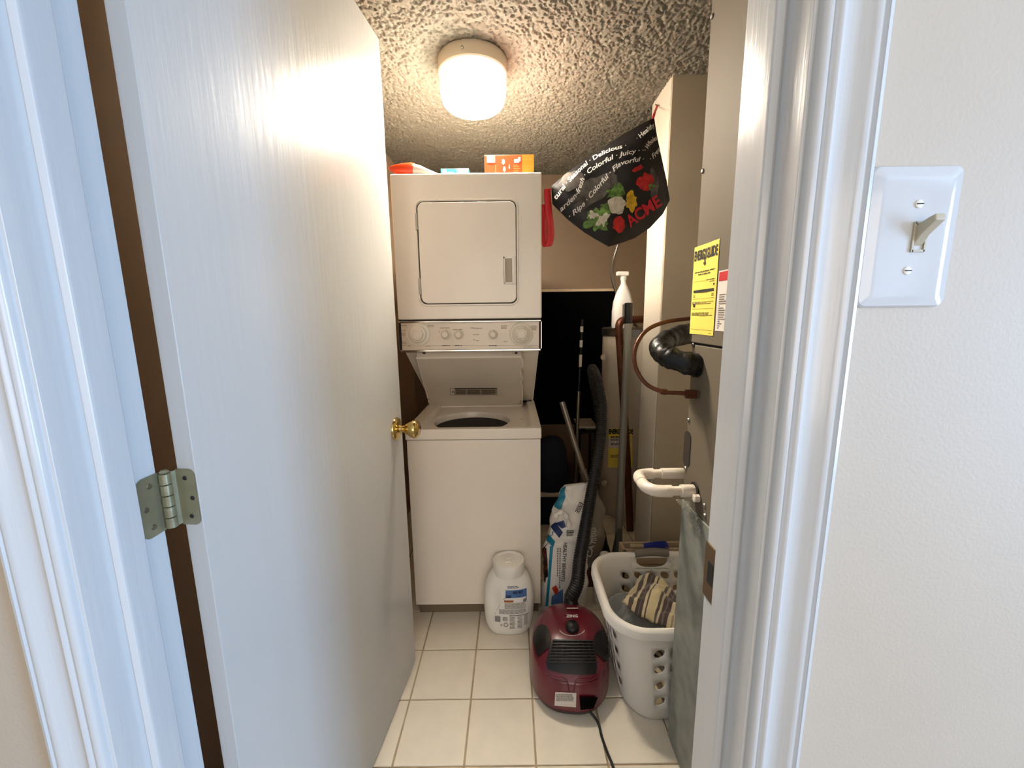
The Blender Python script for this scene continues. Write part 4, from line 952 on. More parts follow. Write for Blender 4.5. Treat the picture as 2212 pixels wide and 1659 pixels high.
# ================================================================== DETERGENT TUB on the floor by the washer
jc = onZ(1100, 1378, 0); jy = jc.y+.052
w2 = .5*(onY(1154, 1330, jy-.02).x-onY(1046, 1330, jy-.02).x)
jz = onY(1104, 1236, jy-.03).z        # shoulder / neck height
jg = empty('detergent_tub', (jc.x, jy, 0), 'white rounded laundry detergent tub with screw lid on the floor before the washer', 'detergent tub')
prof = [(.66, .6, 0), (.78, .72, .006), (.90, .88, .03), (.97, .96, .07), (1, .98, .115), (1, .98, .16), (.955, .95, .205), (.85, .9, .245), (.68, .82, jz-.012), (.55, .72, jz)]
def jugp(t, h):
    for i in range(len(prof)-1):
        if prof[i][2] <= h <= prof[i+1][2]:
            f = (h-prof[i][2])/(prof[i+1][2]-prof[i][2]); f = f; return prof[i][0]+(prof[i+1][0]-prof[i][0])*f, prof[i][1]+(prof[i+1][1]-prof[i][1])*f
    return prof[-1][:2]
def sm(h):
    a_ = [jugp(0, min(max(h+d, 0), jz)) for d in (-.012, -.006, 0, .006, .012)]; return sum(x[0] for x in a_)/5, sum(x[1] for x in a_)/5
jd = .058
def jug(s, t):
    h = jz*t; rx, ry_ = sm(h) if .03 < t < .97 else jugp(0, h); a_ = 2*PI*s
    cx2 = math.copysign(abs(math.cos(a_))**.85, math.cos(a_)); cy2 = math.copysign(abs(math.sin(a_))**.85, math.sin(a_))
    X, Y = rx*w2*cx2, ry_*jd*cy2
    # hand grip hollow at upper left, front
    g_ = math.exp(-(((X+.055)/.022)**2+((h-.175)/.038)**2)); Y += (.012*g_ if Y < 0 else 0)
    return Vector((jc.x+X, jy+Y, h+.001))
jb = MB().grid(jug, 72, 44, True); jb.add([jug(i/72, 0) for i in range(72)], [tuple(range(72))]); jb.add([jug(i/72, 1) for i in range(72)], [tuple(range(72))])
jbo = jb.build('tub_body', M['plastic_w'], jg, smooth=60)
capr = .5*(onY(1139, 1222, jy).x-onY(1069, 1222, jy).x)*.97
MB().lathe([(capr*.97, -.012), (capr*.99, .0), (capr*.99, .005), (capr*1.0, .008), (capr*1.0, .034), (capr*.96, .040), (capr*.82, .040), (capr*.78, .035), (.0001, .035)], (jc.x+.002, jy, jz), (0, 0, 1), 56).build('lid', M['plastic_w'], jg, smooth=30)
lg = MB()
for a_, sx_ in ((.3, .022), (2.2, .018), (4.1, .02)): lg.tube([(jc.x+sx_*math.cos(a_), jy+sx_*math.sin(a_), jz+.037), (jc.x+sx_*math.cos(a_+1.2), jy+sx_*math.sin(a_+1.2), jz+.037)], .0025, 6)
lg.tube([(jc.x-.008, jy+.01, jz+.037), (jc.x+.02, jy+.016, jz+.037)], .002, 6)
lg.build('embossed_mark', M['plastic_w'], jg, merge=False)
def jugF(x, y, off=.0012):       # x metres from centre, y height, front side
    h = y; rx, ry_ = sm(h); c = max(-1, min(1, x/(rx*w2))); c1 = abs(c)**(1/.85); s1 = math.sqrt(max(0, 1-c1*c1))
    Y = -ry_*jd*s1**.85; g_ = math.exp(-(((x+.055)/.022)**2+((h-.175)/.038)**2)); Y += .012*g_
    return Vector((jc.x+x, jy+Y-off, h+.001))
def jpx(u, v):      # approx pixel -> (x,h)
    p = onY(u, v, jy-jd*.95); return (p.x-jc.x, p.z)
def JP(off): return lambda u, v: jugF(*jpx(u, v), off)
q = Print(JP(.0010)); q.rect(1092, 1276, 1138, 1292, 10, 4); q._put([(1086, 1296), (1092, 1292), (1138, 1292), (1138, 1300)], [(0, 1, 2, 3)]); q.build('blue_label', M['bluelab'], jbo)
q = Print(JP(.0016)); q.lines(1108, 1278, 1130, 1285, 1, .8, .05, 3).rect(1092, 1286, 1104, 1292, 3, 2); q.lines(1096, 1268, 1122, 1273, 2, .5, .2, 4); q.build('label_text', mat('navy_ink', S(40, 60, 100), .6), jbo)
q = Print(JP(.0014)); q.rect(1089, 1297, 1109, 1301, 6, 1).build('orange_stripe', mat('rust_ink', S(170, 88, 40), .6), jbo)
q = Print(JP(.0010)); q._put([(1068, 1330), (1080, 1306), (1140, 1302), (1142, 1326), (1068, 1331)], [(0, 1, 2, 3)]); q.build('grey_panel', mat('pale_label', S(196, 196, 196), .5), jbo)
q = Print(JP(.0018)); q.lines(1090, 1303, 1139, 1316, 7, .45, .15, 9); q.lines(1078, 1317, 1139, 1327, 5, .45, .15, 10); q.rect(1100, 1329, 1143, 1330.5, 8, 1)
q.rect(1069, 1332, 1081, 1344, 3, 2); q.lines(1086, 1333, 1097, 1342, 4, .5, .1, 3); q.ring(1093, 1350, 3.4, 5, n=12); q.ring(1083, 1351, 1.5, 2.3, n=10)
for i in range(9): q.rect(1101, 1333+3.1*i, 1112, 1334.1+3.1*i); q.rect(1118, 1333+3.1*i, 1128, 1334.1+3.1*i); q.rect(1132, 1332+2.6*i, 1140, 1333+2.6*i)
q.ring(1134, 1299, 0, 4, n=12)
q.build('fine_print', mat('fine_ink', S(138, 134, 130), .6), jbo)

# ================================================================== VACUUM CLEANER
vf = onZ(1236, 1551, 0)
VA = -math.radians(7)            # long axis, back end toward +X
VL, VW, VH = .375, .288, .212
vc = Vector((vf.x+.014, vf.y+VL/2-.006, 0))
va = empty('vacuum_cleaner', vc, 'dark red canister vacuum cleaner standing on the tiles beside the laundry basket', 'vacuum cleaner')
ca_, sa_ = math.cos(VA), math.sin(VA)
def VT(x, y, z): return Vector((vc.x+x*ca_-y*sa_, vc.y+x*sa_+y*ca_, z))
def vh(x, y):       # top surface height over the plan
    u_ = y/(VL/2); 
    top = VH*(1-.20*max(0, -u_+.05)**1.6 - .22*max(0, u_-.15)**2)
    return top
def vout(a_):        # plan outline: rounded, narrower at the back
    c, s = math.cos(a_), math.sin(a_); e = .72
    x = math.copysign(abs(c)**e, c); y = math.copysign(abs(s)**e, s)
    wd = (1-.20*max(0, y)**1.5-.10*max(0, -y)**2)
    return x*VW/2*wd, y*VL/2
def vsurf(s, t):     # s around, t from centre top (0) to bottom rim (1)
    a_ = 2*PI*s; ox, oy = vout(a_)
    if t < .62: r = math.sin(t/.62*PI/2*.92)/math.sin(PI/2*.92)*.93; 
    else: r = .93+.07*math.sin((t-.62)/.38*PI/2*1.2)
    x, y = ox*r, oy*r; H = vh(x, y)
    z = H*(1-.26*(r/.93)**4.0) if t < .62 else H*(.74)*(1-((t-.62)/.38)**1.3)+.028*((t-.62)/.38)
    return VT(x, y, z)
def vz(x, y):        # height of shell at plan point
    a_ = math.atan2(y/(VL/2), x/(VW/2)); 
    # find outline radius in this direction
    lo = 1e9; R_ = math.hypot(x, y)
    if R_ < 1e-6: return vh(0, 0)
    for k in range(72):
        pass
    return None
red = MB().grid(vsurf, 80, 36, True).build('shell', M['red'], va, smooth=60)
def under(s, t): 
    a_ = 2*PI*s; ox, oy = vout(a_); r = 1.0-.06*t; return VT(ox*r, oy*r, .030*(1-t)+.008*t)
ub = MB().grid(under, 64, 3, True); ub.add([under(i/64, 1) for i in range(64)], [tuple(range(64))]); ubo = ub.build('base', M['black'], va, smooth=50)
for (x, y) in ((-.09, .06), (.09, .06), (0, -.12)):
    c = VT(x, y, .011); MB().tube([c-Vector((.012, 0, 0)), c+Vector((.012, 0, 0))], .011, 14).build('wheel', M['black'], va)
# BVH for projecting details on the shell
from mathutils.bvhtree import BVHTree
_me = red.data; _mw = world_of(red)
_b = ubo.data; _n = len(_me.vertices)
bvh = BVHTree.FromPolygons([_mw@v.co for v in _me.vertices]+[_mw@v.co for v in _b.vertices], [tuple(p.vertices) for p in _me.polygons]+[tuple(i+_n for i in p.vertices) for p in _b.polygons])
def cast(bv, u, v):           # nearest of three neighbouring rays: none slips through a seam
    best = (None, None, None, None)
    for du, dv_ in ((0, 0), (.13, .07), (-.09, .12)):
        h = bv.ray_cast(O, ray(u+du, v+dv_).normalized())
        if h[0] is not None and (best[0] is None or h[3] < best[3]-.004): best = h
    return best
def onshell(u, v, off=.001):
    d = ray(u, v).normalized(); h = cast(bvh, u, v)
    if h[0] is None:
        nr = bvh.find_nearest(O+d*1.6); return nr[0]+Vector((0, -1, 1)).normalized()*off
    n_ = h[1] if h[1].dot(d) < 0 else -h[1]
    return h[0]+n_*off
def Vp(off): return lambda u, v: onshell(u, v, off)
def plate(name, outline2, off, m, parent, n=10, ray_off=False):     # decal panel with thickness following the shell
    P = Print(Vp(off) if not ray_off else (lambda u, v: onshell(u, v, 0)-ray(u, v).normalized()*off)); cx2 = sum(p[0] for p in outline2)/len(outline2); cy2 = sum(p[1] for p in outline2)/len(outline2)
    ol = []
    for i in range(len(outline2)):
        a_, b2 = Vector(outline2[i]), Vector(outline2[(i+1) % len(outline2)]); mm = max(1, int((b2-a_).length/6)); ol += [a_.lerp(b2, k/mm) for k in range(mm)]
    vs = []; N = len(ol)
    for r_ in range(n+1):
        f = 1-r_/n; vs += [(cx2+(p.x-cx2)*f, cy2+(p.y-cy2)*f) for p in ol]
    P._put(vs, [(r_*N+k, r_*N+(k+1) % N, (r_+1)*N+(k+1) % N, (r_+1)*N+k) for r_ in range(n) for k in range(N)])
    o = P.build(name, m, parent); o.data.shade_smooth(); return o
def arc(cx, cy, rx, ry_, a0, a1, n=12): return [(cx+rx*math.cos(math.radians(a0+(a1-a0)*k/n)), cy+ry_*math.sin(math.radians(a0+(a1-a0)*k/n))) for k in range(n+1)]
plate('vent_frame', [(1196, 1381), (1279, 1384), (1281, 1392), (1289, 1440), (1286, 1456), (1255, 1458), (1215, 1455), (1183, 1446), (1180, 1432), (1190, 1392)], .0035, M['black'], va)
vg = MB()
for i in range(8):
    y = 1386+i*6.4; x0 = 1195-i*1.3; x1 = 1279+i*.9
    pts = [onshell(x0+(x1-x0)*k/10, y, .007) for k in range(11)]
    vg.tube(pts, .0018, 6)
for i in range(9):
    t = i/8; pts = [onshell(1195+t*84-(1-2*t)*-0+((t-.5)*k*2.2), 1386+k*6.4, .006) for k in range(8)]
    vg.tube(pts, .0011, 5)
vg.build('vent_grille', mat('vent_grey', S(44, 40, 40), .4), va, merge=False)
plate('side_cover', arc(1172, 1384, 19, 34, 180, 360)+[(1188, 1398), (1164, 1420), (1158, 1405)], .004, M['black'], va)
plate('side_cover', arc(1300, 1392, 20, 30, 180, 360)+[(1318, 1425), (1306, 1430), (1286, 1412)], .004, M['black'], va)
plate('rating_label', [(1200, 1494), (1245, 1496), (1244, 1527), (1198, 1523)], .002, M['paper'], va)
q = Print(Vp(.0028)); q.lines(1202, 1498, 1241, 1514, 7, .5, .2, 8); q.build('label_text', M['greyink'], va)
plate('cord_hatch', [(1252, 1506), (1292, 1506), (1282, 1531), (1254, 1534)], .009, M['board'], va, n=14, ray_off=True)
c = onshell(1236, 1357, .0); n_ = Vector((0, -.25, 1)).normalized()
kb = MB().lathe([(.022, -.004), (.024, .004), (.023, .014), (.017, .021), (.0001, .023)], c, n_, 32).build('dial_knob', M['black'], va, smooth=50)
q = Print(Vp(.002))
for k in range(22):
    t = math.radians(30+120*k/21); x = 1236+34*math.cos(t)*.9; y = 1352+22*math.sin(t); q.rect(x-.9, y-.9, x+.9, y+.9)
q.rect(1224, 1314, 1249, 1315.8)
q.text('ZING', 1236, 1332, 8.2, flip=True, squeeze=1.25, bold=.35)
q.build('lettering', M['whiteink'], va)
q = Print(Vp(.0012)); q.blob(1236, 1316, 18, 4, 0).ring(1253, 1325, 0, 3, n=10); q.build('bag_indicator', M['darkred'], va)
# moulded wing below the vent
wg = MB()
wg.tube(smoothpath([onshell(1178, 1452, .002), onshell(1195, 1464, .003), onshell(1222, 1468, .003), onshell(1229, 1492, .002)], 6), .0024, 8)
wg.tube(smoothpath([onshell(1290, 1460, .002), onshell(1275, 1468, .003), onshell(1246, 1469, .003), onshell(1240, 1494, .002)], 6), .0024, 8)
wg.tube(smoothpath([onshell(1182, 1460, .001), onshell(1200, 1470, .002), onshell(1224, 1474, .002)], 6), .0018, 8)
wg.tube(smoothpath([onshell(1288, 1468, .001), onshell(1270, 1475, .002), onshell(1245, 1475, .002)], 6), .0018, 8)
wg.build('moulded_trim', M['red'], va, smooth=50)
# hose
s0_ = VT(.010, .118, vh(0, .13)*.80)
sock = MB().lathe([(.032, -.012), (.033, .02), (.028, .03), (.026, .055)], s0_, Vector((0, .25, 1)), 28).build('hose_socket', M['black'], va, smooth=40)
hpth = [s0_+Vector((0, .012, .05)), onY(1247, 1258, s0_.y+.02), onY(1252, 1210, s0_.y+.05), onY(1264, 1140, s0_.y+.10), onY(1280, 1050, s0_.y+.17), onY(1294, 975, s0_.y+.24), onY(1300, 910, s0_.y+.31), onY(1299, 862, s0_.y+.36), onY(1288, 812, s0_.y+.42), onY(1279, 796, s0_.y+.48), onY(1279, 812, s0_.y+.56), onY(1290, 870, s0_.y+.60), onY(1297, 940, s0_.y+.62)]
hp_ = smoothpath(hpth, 26); rr = []
# resample evenly, ribs by radius
Ls = [0]
for a_, b2 in zip(hp_, hp_[1:]): Ls.append(Ls[-1]+(b2-a_).length)
step = .0024; ev = []; j = 0; l = 0
while l < Ls[-1]:
    while Ls[j+1] < l: j += 1
    ev.append(hp_[j].lerp(hp_[j+1], (l-Ls[j])/(Ls[j+1]-Ls[j]))); l += step
rr = [.0258-.0065*min(1, i*step/.75)+(.0024 if (i % 4) in (0, 1) else 0) for i in range(len(ev))]
MB().tube(ev, rr, 16).build('hose', M['black'], va, smooth=25)
# power cord
c0_ = onshell(1285, 1540, 0)
cd = [Vector((c0_.x, c0_.y+.01, .04)), onZ(1290, 1560, .005)+Vector((0, 0, .004)), onZ(1300, 1592, .005), onZ(1312, 1626, .005), onZ(1326, 1662, .005), onZ(1336, 1720, .005), onZ(1330, 1850, .005)]
MB().tube(smoothpath(cd, 8), .0042, 10).build('power_cord', M['black'], va, smooth=50)

# ================================================================== CAT FOOD BAGS
def crumple(base, w, d, h, seed, leanx=0, leany=0, tw=.0):
    off = Vector((seed*7.3, seed*3.1, 0))
    def f(s, t):
        a_ = 2*PI*s; pinch = 1-.06*t-(.0 if t < .62 else .75*((t-.62)/.38)**1.0*.6); dep = (1-.12*t) if t < .6 else max(.16, .93-2.1*(t-.6))
        wv = w*(1+.06*math.sin(5*t+seed))*pinch*.5; x = wv*math.copysign(abs(math.cos(a_))**.6, math.cos(a_)); y = d*.5*dep*math.copysign(abs(math.sin(a_))**.75, math.sin(a_))
        p = Vector((x, y, h*t)); k = .35+.9*t
        nz = Vector((noise.noise(p*9+off), noise.noise(p*9+off+Vector((9, 0, 0))), .5*noise.noise(p*9+off+Vector((0, 9, 0)))))*.028*k
        nz += Vector((noise.noise(p*28+off), noise.noise(p*28+off+Vector((9, 0, 0))), 0))*.011*k
        c, s_ = math.cos(tw), math.sin(tw)
        q = Vector((p.x*c-p.y*s_, p.x*s_+p.y*c, p.z))
        q += Vector((leanx*t+.02*math.sin(3.4*t)*0, leany*t, 0))
        out = Vector(base)+q+nz*min(1, t*6); out.z = max(out.z, .002); return out
    return f
b0_ = onY(1222, 1330, 1.62)
fb = crumple((b0_.x-.006, 1.675, 0), .195, .105, .585, 1, leanx=.045, leany=.02)
cb = empty('cat_food_bag', (b0_.x, 1.66, 0), 'white and teal cat food bag with rumpled open top beside the washer', 'bag')
mb_ = MB().grid(fb, 72, 80, True); mb_.add([fb(i/72, 0) for i in range(72)], [tuple(range(72))]); mb_.add([fb(i/72, 1) for i in range(72)], [tuple(range(72))])
bag1 = mb_.build('bag_film', M['film'], cb, smooth=50)
_mw = world_of(bag1); bv2 = BVHTree.FromPolygons([_mw@v.co for v in bag1.data.vertices], [tuple(p.vertices) for p in bag1.data.polygons])
def onbag(bv, off, fallback):
    def f(u, v):
        d = ray(u, v).normalized(); h = cast(bv, u, v)
        if h[0] is None:
            g = O+d*(fallback/d.y); nr = bv.find_nearest(g); return nr[0]-d*off
        return h[0]-d*off
    return f
def dplate(name, outline2, bv, off, m, parent, Yf, n=8):
    P = Print(onbag(bv, off, Yf)); cx2 = sum(p[0] for p in outline2)/len(outline2); cy2 = sum(p[1] for p in outline2)/len(outline2); ol = []
    for i in range(len(outline2)):
        a_, b2 = Vector(outline2[i]), Vector(outline2[(i+1) % len(outline2)]); mm = max(1, int((b2-a_).length/4)); ol += [a_.lerp(b2, k/mm) for k in range(mm)]
    N = len(ol); vs = []
    for r_ in range(n+1): f = 1-r_/n; vs += [(cx2+(p.x-cx2)*f, cy2+(p.y-cy2)*f) for p in ol]
    P._put(vs, [(r_*N+k, r_*N+(k+1) % N, (r_+1)*N+(k+1) % N, (r_+1)*N+k) for r_ in range(n) for k in range(N)])
    o = P.build(name, m, parent); o.data.shade_smooth(); return o
dplate('teal_corner', [(1201, 1046), (1211, 1037), (1222, 1072), (1211, 1104), (1197, 1094)], bv2, .003, M['filmteal'], bag1, 1.6)
dplate('teal_band', [(1172, 1152), (1178, 1146), (1199, 1170), (1195, 1182), (1176, 1163)], bv2, .003, M['filmteal'], bag1, 1.6)
dplate('teal_stripe', [(1188, 1180), (1195, 1178), (1190, 1240), (1184, 1310), (1178, 1310), (1184, 1240)], bv2, .003, M['filmteal'], bag1, 1.6)
dplate('navy_block', [(1188, 1136), (1200, 1128), (1216, 1150), (1208, 1162), (1198, 1150)], bv2, .003, M['filmnavy'], bag1, 1.6)
dplate('navy_block', [(1200, 1130), (1218, 1124), (1223, 1138), (1214, 1142)], bv2, .003, M['filmnavy'], bag1, 1.6)
dplate('picture_panel', [(1171, 1180), (1180, 1184), (1183, 1215), (1178, 1260), (1172, 1250), (1170, 1210)], bv2, .003, M['catbrown'], bag1, 1.6)
dplate('orange_picture', [(1192, 1270), (1201, 1264), (1207, 1276), (1200, 1286)], bv2, .004, M['capor'], bag1, 1.6)
dplate('blue_picture', [(1192, 1288), (1216, 1272), (1217, 1306), (1190, 1306)], bv2, .003, M['bluelab'], bag1, 1.6)
q = Print(onbag(bv2, .004, 1.6))
def vtext(q, s, u, v, size, deg=88, **k):   # text running down the bag
    vs, fs = text2d(s, size, align='LEFT', **k); r = math.radians(deg); c, d = math.cos(r), math.sin(r)
    q._put([(u+a*c+b*d, v+a*d-b*c) for a, b in vs], fs)
vtext(q, 'HEALTHY BENEFITS', 1221, 1172, 11, 94, bold=.25, squeeze=.88)
[q.rect(u_-1.1-.07*k_, 1184+k_*5.2, u_+1.1-.07*k_, 1184+k_*5.2+3.6) for u_, n_k in ((1210, 17), (1205, 12)) for k_ in range(n_k)]
vtext(q, 'ESSE', 1256, 1085, 13, 115, bold=.2)
q.build('lettering', mat('bag_ink', S(96, 92, 88), .5), bag1)
dplate('pink_tear_strip', [(1258, 1094), (1279, 1086), (1278, 1093), (1262, 1100)], bv2, .006, M['pink'], bag1, 1.6)
q = Print(onbag(bv2, .005, 1.6)); q.lines(1224, 1146, 1240, 1160, 4, .5, .2, 3); q.build('dark_print', M['ink'], bag1)['kind'] = 'stuff'
# rolled fold at the neck
fp = [onY(1200, 1116, 1.60), onY(1206, 1108, 1.59), onY(1218, 1108, 1.59), onY(1226, 1120, 1.60), onY(1230, 1138, 1.61)]
MB().tube(smoothpath(fp, 6), [.010+.003*math.sin(i*.9) for i in range(25)], 12).build('rolled_fold', M['film'], cb, smooth=50)
# second, grey bag behind
b1_ = onY(1272, 1300, 1.80)
fb2 = crumple((b1_.x+.0, 1.84, 0), .15, .08, .50, 4, leanx=.0, leany=.04)
cg = empty('cat_litter_bag', (b1_.x, 1.84, 0), 'grey printed cat litter bag half hidden behind the ribbed black hose', 'bag')
mb_ = MB().grid(fb2, 56, 50, True); mb_.add([fb2(i/56, 0) for i in range(56)], [tuple(range(56))]); mb_.add([fb2(i/56, 1) for i in range(56)], [tuple(range(56))])
bag2 = mb_.build('bag_film', M['filmgrey'], cg, smooth=50)
_mw = world_of(bag2); bv3 = BVHTree.FromPolygons([_mw@v.co for v in bag2.data.vertices], [tuple(p.vertices) for p in bag2.data.polygons])
q = Print(onbag(bv3, .004, 1.8)); ctext(q, 'CAT', [(1272, 1204), (1277, 1186), (1284, 1166)], 15, bold=.3)
q.lines(1276, 1140, 1290, 1170, 8, .4, .3, 2); q.build('lettering', M['whiteink'], bag2)
dplate('red_picture', [(1262, 1240), (1274, 1225), (1286, 1230), (1285, 1300), (1262, 1310)], bv3, .003, M['catbrown'], bag2, 1.8)

# ================================================================== LAUNDRY BASKET
bx0 = .318; bx1 = .86; by0 = 1.118; by1 = 1.515; bz = .347
bcx, bcy = (bx0+bx1)/2, (by0+by1)/2
lbk = empty('laundry_basket', (bcx, bcy, 0), 'white plastic laundry basket with oval holes holding towels beside the vacuum', 'laundry basket')
def rr_pt(s, wx, wy, r):        # rounded rectangle by arc length, s in metres starting mid front going +X (counter-clockwise)
    segs = [('l', (0, -wy), (wx-r, -wy)), ('a', (wx-r, -wy+r), -PI/2), ('l', (wx, -wy+r), (wx, wy-r)), ('a', (wx-r, wy-r), 0), ('l', (wx-r, wy), (-wx+r, wy)), ('a', (-wx+r, wy-r), PI/2), ('l', (-wx, wy-r), (-wx, -wy+r)), ('a', (-wx+r, -wy+r), PI), ('l', (-wx+r, -wy), (0, -wy))]
    for g in segs:
        if g[0] == 'l':
            L = math.hypot(g[2][0]-g[1][0], g[2][1]-g[1][1])
            if s <= L: f = s/L if L else 0; return g[1][0]+(g[2][0]-g[1][0])*f, g[1][1]+(g[2][1]-g[1][1])*f
        else:
            L = r*PI/2
            if s <= L: a_ = g[2]+s/r; return g[1][0]+r*math.cos(a_), g[1][1]+r*math.sin(a_)
        s -= L
    return 0, -wy
WX, WY, RR = (bx1-bx0)/2, (by1-by0)/2, .105
PER = 2*(2*WX-2*RR)+2*(2*WY-2*RR)+2*PI*RR
def bkt(s, z, out=0):            # s metres along top perimeter
    t = z/bz; sc = .82+.18*t; scy = .945+.055*t; bot = max(0, 1-z/.03)**2*.04
    x, y = rr_pt(s % PER, WX, WY, RR); k = sc-bot; ky = scy-bot
    L = math.hypot(x, y)
    return Vector((bcx+x*k*(1+out/L), bcy+y*ky*(1+out/L), z+.002))
bw = MB()
nc = 30; cs = PER/nc; zr = [.0, .012, .048, .109, .170, .231, .288, bz]
straight_front = WX-RR
def hole_at(i, j):
    s = (i+.5)*cs; x, y = rr_pt(s, WX, WY, RR)
    if j < 2 or j > 5: return False
    onfront = abs(abs(y)-WY) < .004 and abs(x) < WX-RR-.0
    onside = abs(abs(x)-WX) < .004
    return onfront or onside
hl_ = 0
hs0 = None
# handle opening spans 3 columns x last row on the back side, and 3 columns on the ends
def handle_cell(i, j):
    if j != 6: return False
    return i in HC
mid_back = (WX-RR)+RR*PI/2+(2*WY-2*RR)+RR*PI/2+(WX-RR)
uo = onY(1396, 1230, by1).x-bcx    # where the grip sits along x
ic = int((mid_back-uo-cs*0)/cs)
HC = (ic-1, ic, ic+1)
for i in range(nc):
    for j in range(len(zr)-1):
        s0, s1, z0, z1 = i*cs, (i+1)*cs, zr[j], zr[j+1]
        if handle_cell(i, j):
            continue
        if hole_at(i, j):
            n = 16; sm_, zm = (s0+s1)/2, (z0+z1)/2; vs = []; fs = []
            sq = [(-1+.5*k, -1) for k in range(4)]+[(1, -1+.5*k) for k in range(4)]+[(1-.5*k, 1) for k in range(4)]+[(-1, 1-.5*k) for k in range(4)]
            for a_, b_ in sq: vs.append(bkt(sm_+a_*(s1-s0)/2, zm+b_*(z1-z0)/2))
            for a_, b_ in sq:
                r_ = math.radians(36); th = math.atan2(b_, a_)-r_; ex, ez = .0205*math.copysign(abs(math.cos(th))**1.15, math.cos(th)), .0140*math.copysign(abs(math.sin(th))**.95, math.sin(th)); vs.append(bkt(sm_+ex*math.cos(r_)-ez*math.sin(r_), zm+ex*math.sin(r_)+ez*math.cos(r_)))
            for k in range(n): fs.append((k, (k+1) % n, (k+1) % n+n, k+n))
            bw.add(vs, fs)
        else:
            m = 4; bw.grid(lambda u_, v_: bkt(s0+(s1-s0)*u_, z0+(z1-z0)*v_), m, m)
# handle opening cell
s0, s1, z0, z1 = HC[0]*cs, (HC[-1]+1)*cs, zr[6], zr[7]
n = 48; vs = []; fs = []; sm_, zm = (s0+s1)/2, (z0+z1)/2+.0
for k in range(n):
    a_ = 2*PI*k/n; c, d = math.cos(a_), math.sin(a_); m = 1/max(abs(c), abs(d)); vs.append(bkt(sm_+c*m*(s1-s0)/2, zm+d*m*(z1-z0)/2))
for k in range(n):
    a_ = 2*PI*k/n; c, d = math.cos(a_), math.sin(a_); zz_ = zm+.012+(-.034*abs(d)**.9 if d < 0 else .008*abs(d)**.4)
    vs.append(bkt(sm_+(s1-s0)/2*.76*math.copysign(abs(c)**.7, c), zz_))
for k in range(n): fs.append((k, (k+1) % n, (k+1) % n+n, k+n))
bw.add(vs, fs)
bwo = bw.build('basket_wall', M['basket'], lbk, smooth=50, solid=.003)
bt_ = MB(); N = 88; bt_.add([bkt(PER*i/N, .0) for i in range(N)], [tuple(range(N))]); bt_.build('basket_bottom', M['basket'], lbk, solid=.003)
rb = MB(); prf = [(-.004, -.004), (-.002, .006), (.006, .011), (.016, .009), (.022, .001), (.023, -.022), (.020, -.024), (.019, -.004), (.006, -.002)]
N = 140; vs = []; fs = []
for i in range(N):
    for (o_, h_) in prf: vs.append(bkt(PER*i/N, bz, o_)+Vector((0, 0, h_)))
m = len(prf)
for i in range(N):
    for k in range(m): fs.append((i*m+k, i*m+(k+1) % m, ((i+1) % N)*m+(k+1) % m, ((i+1) % N)*m+k))
rb.add(vs, fs).build('rim', M['basket'], lbk, smooth=50)
gp = [bkt(s0+cs*.34+(s1-s0-cs*.68)*k/12, bz, .008)+Vector((0, 0, .004+.006*math.sin(PI*k/12))) for k in range(13)]
MB().tube(gp, .0165, 16).build('grip', M['grip'], lbk, smooth=60)
# towels
def cloth(name, m, c, w, d, h, seed, label, tilt=(0, 0), rot=0, stripe=False, fold=3, cat='towel'):
    def f(s, t):
        x, y = (s-.5), (t-.5); r = max(abs(x), abs(y))*2; e = 1-r**3.5
        p = Vector((x*w, y*d, 0)); cc, ss = math.cos(rot), math.sin(rot)
        z = h*(.25+.75*e)+.030*noise.noise(Vector((x*4, y*4, seed)))*(.4+e)+.010*noise.noise(Vector((x*11, y*11, seed)))+.014*math.sin(fold*6.28*x+3*y+seed)*.7
        q = Vector((p.x*cc-p.y*ss, p.x*ss+p.y*cc, z))
        q.z += tilt[0]*q.x+tilt[1]*q.y; return Vector(c)+q
    mb = MB().grid(f, 44, 44); 
    o = mb.build(name, m, smooth=180, merge=False, solid=.007)
    at_ = o.data.attributes.new('stripe', 'FLOAT', 'POINT'); vals = []
    for j in range(45):
        for i in range(45): vals.append((.02+i/44*1.35) % 1.0)
    at_.data.foreach_set('value', vals)
    return tag(o, label, cat)
# placement: heap in the visible left half of the basket
def bp(u, v, z): return onZ(u, v, z)
t1 = bp(1400, 1345, .20)
cloth('towel', M['greycloth'], tuple(onZ(1385, 1345, .15)), .24, .16, .10, 3, 'dusty grey towel under the striped towel in the laundry basket', rot=.2, fold=1.6)
cloth('towel', M['stripe'], (.550, 1.345, .232), .24, .20, .06, 8, 'cream and brown striped towel on top in the laundry basket', tilt=(-.18, .12), rot=-.62, fold=1.2)
cloth('shirt', M['whitecloth'], (.72, 1.38, .17), .20, .26, .06, 5, 'white cloth at the right in the laundry basket next to the duct', rot=.4, cat='cloth')
cloth('sock', M['greycloth'], (.415, 1.30, .13), .07, .10, .06, 11, 'small grey sock at the left edge of the laundry basket pile', rot=.9, cat='sock')
cloth('blanket', M['stripe'], (.585, 1.335, .045), .36, .30, .045, 14, 'striped cloth at the bottom of the basket seen through the holes', rot=.3, cat='cloth', fold=2)
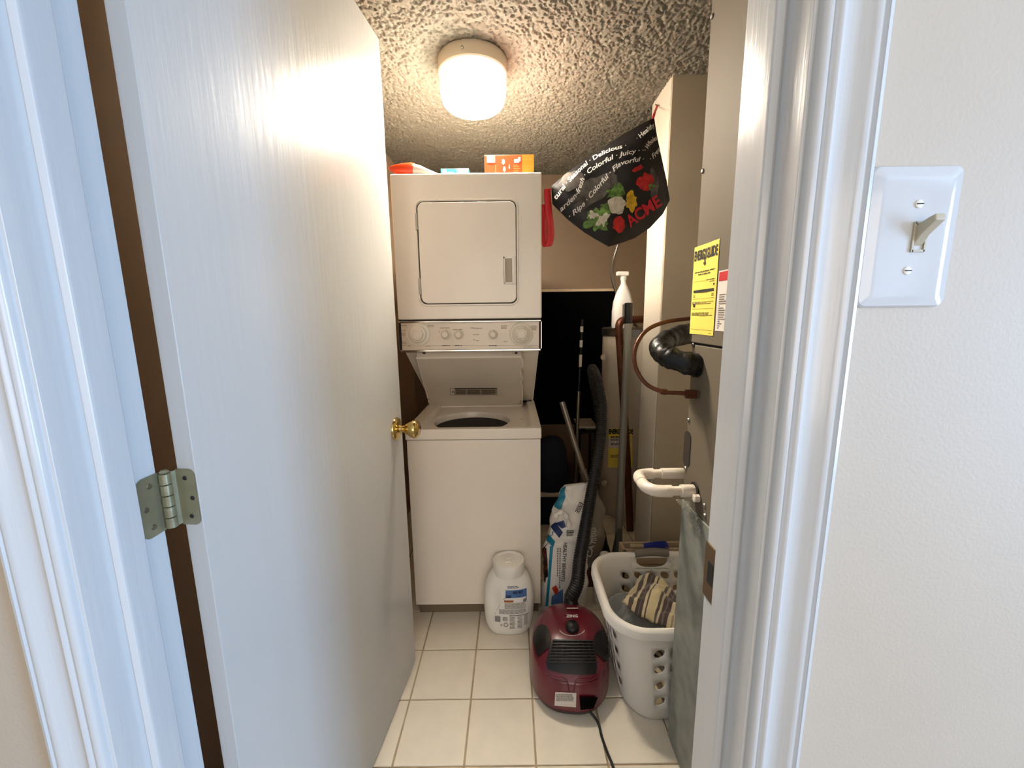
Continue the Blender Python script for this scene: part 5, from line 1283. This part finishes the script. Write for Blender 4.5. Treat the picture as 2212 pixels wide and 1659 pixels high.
# white jug cap behind the basket
jj = onY(1307, 1200, 1.70)
jg2 = empty('white_jug', (jj.x, 1.70, 0), 'white plastic jug with round cap behind the basket corner', 'jug')
jzz = jj.z-.03
bell([(.045, .035, 0), (.05, .04, .01), (.05, .04, jzz*.7), (.04, .034, jzz*.9), (.022, .022, jzz)], jj.x, 1.70, .001).build('jug_body', M['plastic_w'], jg2, smooth=50)
MB().lathe([(.022, 0), (.024, .004), (.024, .034), (.021, .040), (.0001, .041)], (jj.x, 1.70, jzz), (0, 0, 1), 28).build('cap', M['plastic_w'], jg2, smooth=40)
# wooden boards and blue duster behind the basket
w0 = onY(1346, 1187, 1.62); w1 = onY(1480, 1190, 1.62)
wbx = empty('wooden_crate', ((w0.x+w1.x)/2, 1.65, 0), 'low pale wooden crate behind the laundry basket in front of the pier', 'crate')
zt2 = w0.z
for k in range(4):
    z1 = zt2-k*zt2/4; MB().box((w0.x, 1.62, z1-zt2/4+.004), (w1.x+.12, 1.632, z1)).build('slat', M['wood'], wbx, bevel=.002)
    MB().box((w0.x, 1.67, z1-zt2/4+.004), (w1.x+.12, 1.682, z1)).build('slat', M['wood'], wbx, bevel=.002)
MB().box((w0.x-.002, 1.62, 0), (w0.x+.012, 1.682, zt2+.001)).build('crate_end', M['wood'], wbx, bevel=.002)
MB().box((w1.x+.108, 1.62, 0), (w1.x+.122, 1.682, zt2+.001)).build('crate_end', M['wood'], wbx, bevel=.002)
MB().box((w0.x+.01, 1.63, 0), (w1.x+.11, 1.672, .012)).build('crate_bottom', M['wood'], wbx)
ds = onY(1396, 1192, 1.62); de = onY(1440, 1186, 1.62)
du2 = empty('duster_brush', ds, 'bright blue bristle brush lying behind the basket grip', 'brush')
hs = onY(1350, 1196, 1.70)
MB().tube([Vector((hs.x, 1.632, zt2+.010)), Vector((ds.x, 1.628, zt2+.010))], .008, 10).build('handle', M['wood'], du2, smooth=40)
br = MB(); rnd = random.Random(3)
for k in range(90):
    a_ = rnd.uniform(0, 6.28); r_ = rnd.random()**.5; p0_ = Vector((ds.x-.01, 1.628+.008*r_*math.cos(a_), zt2+.012+.008*r_*math.sin(a_)))
    L_ = rnd.uniform(.8, 1.08); p1_ = Vector((ds.x+(de.x-ds.x)*L_, 1.622+.028*r_*math.cos(a_), zt2+.018+.020*r_*math.sin(a_)-.006*L_))
    br.tube([p0_, p0_.lerp(p1_, .5)+Vector((0, 0, .003)), p1_], [.0022, .0018, .0012], 4)
bro = br.build('bristles', M['bluebr'], du2, merge=False); bro['kind'] = 'stuff'
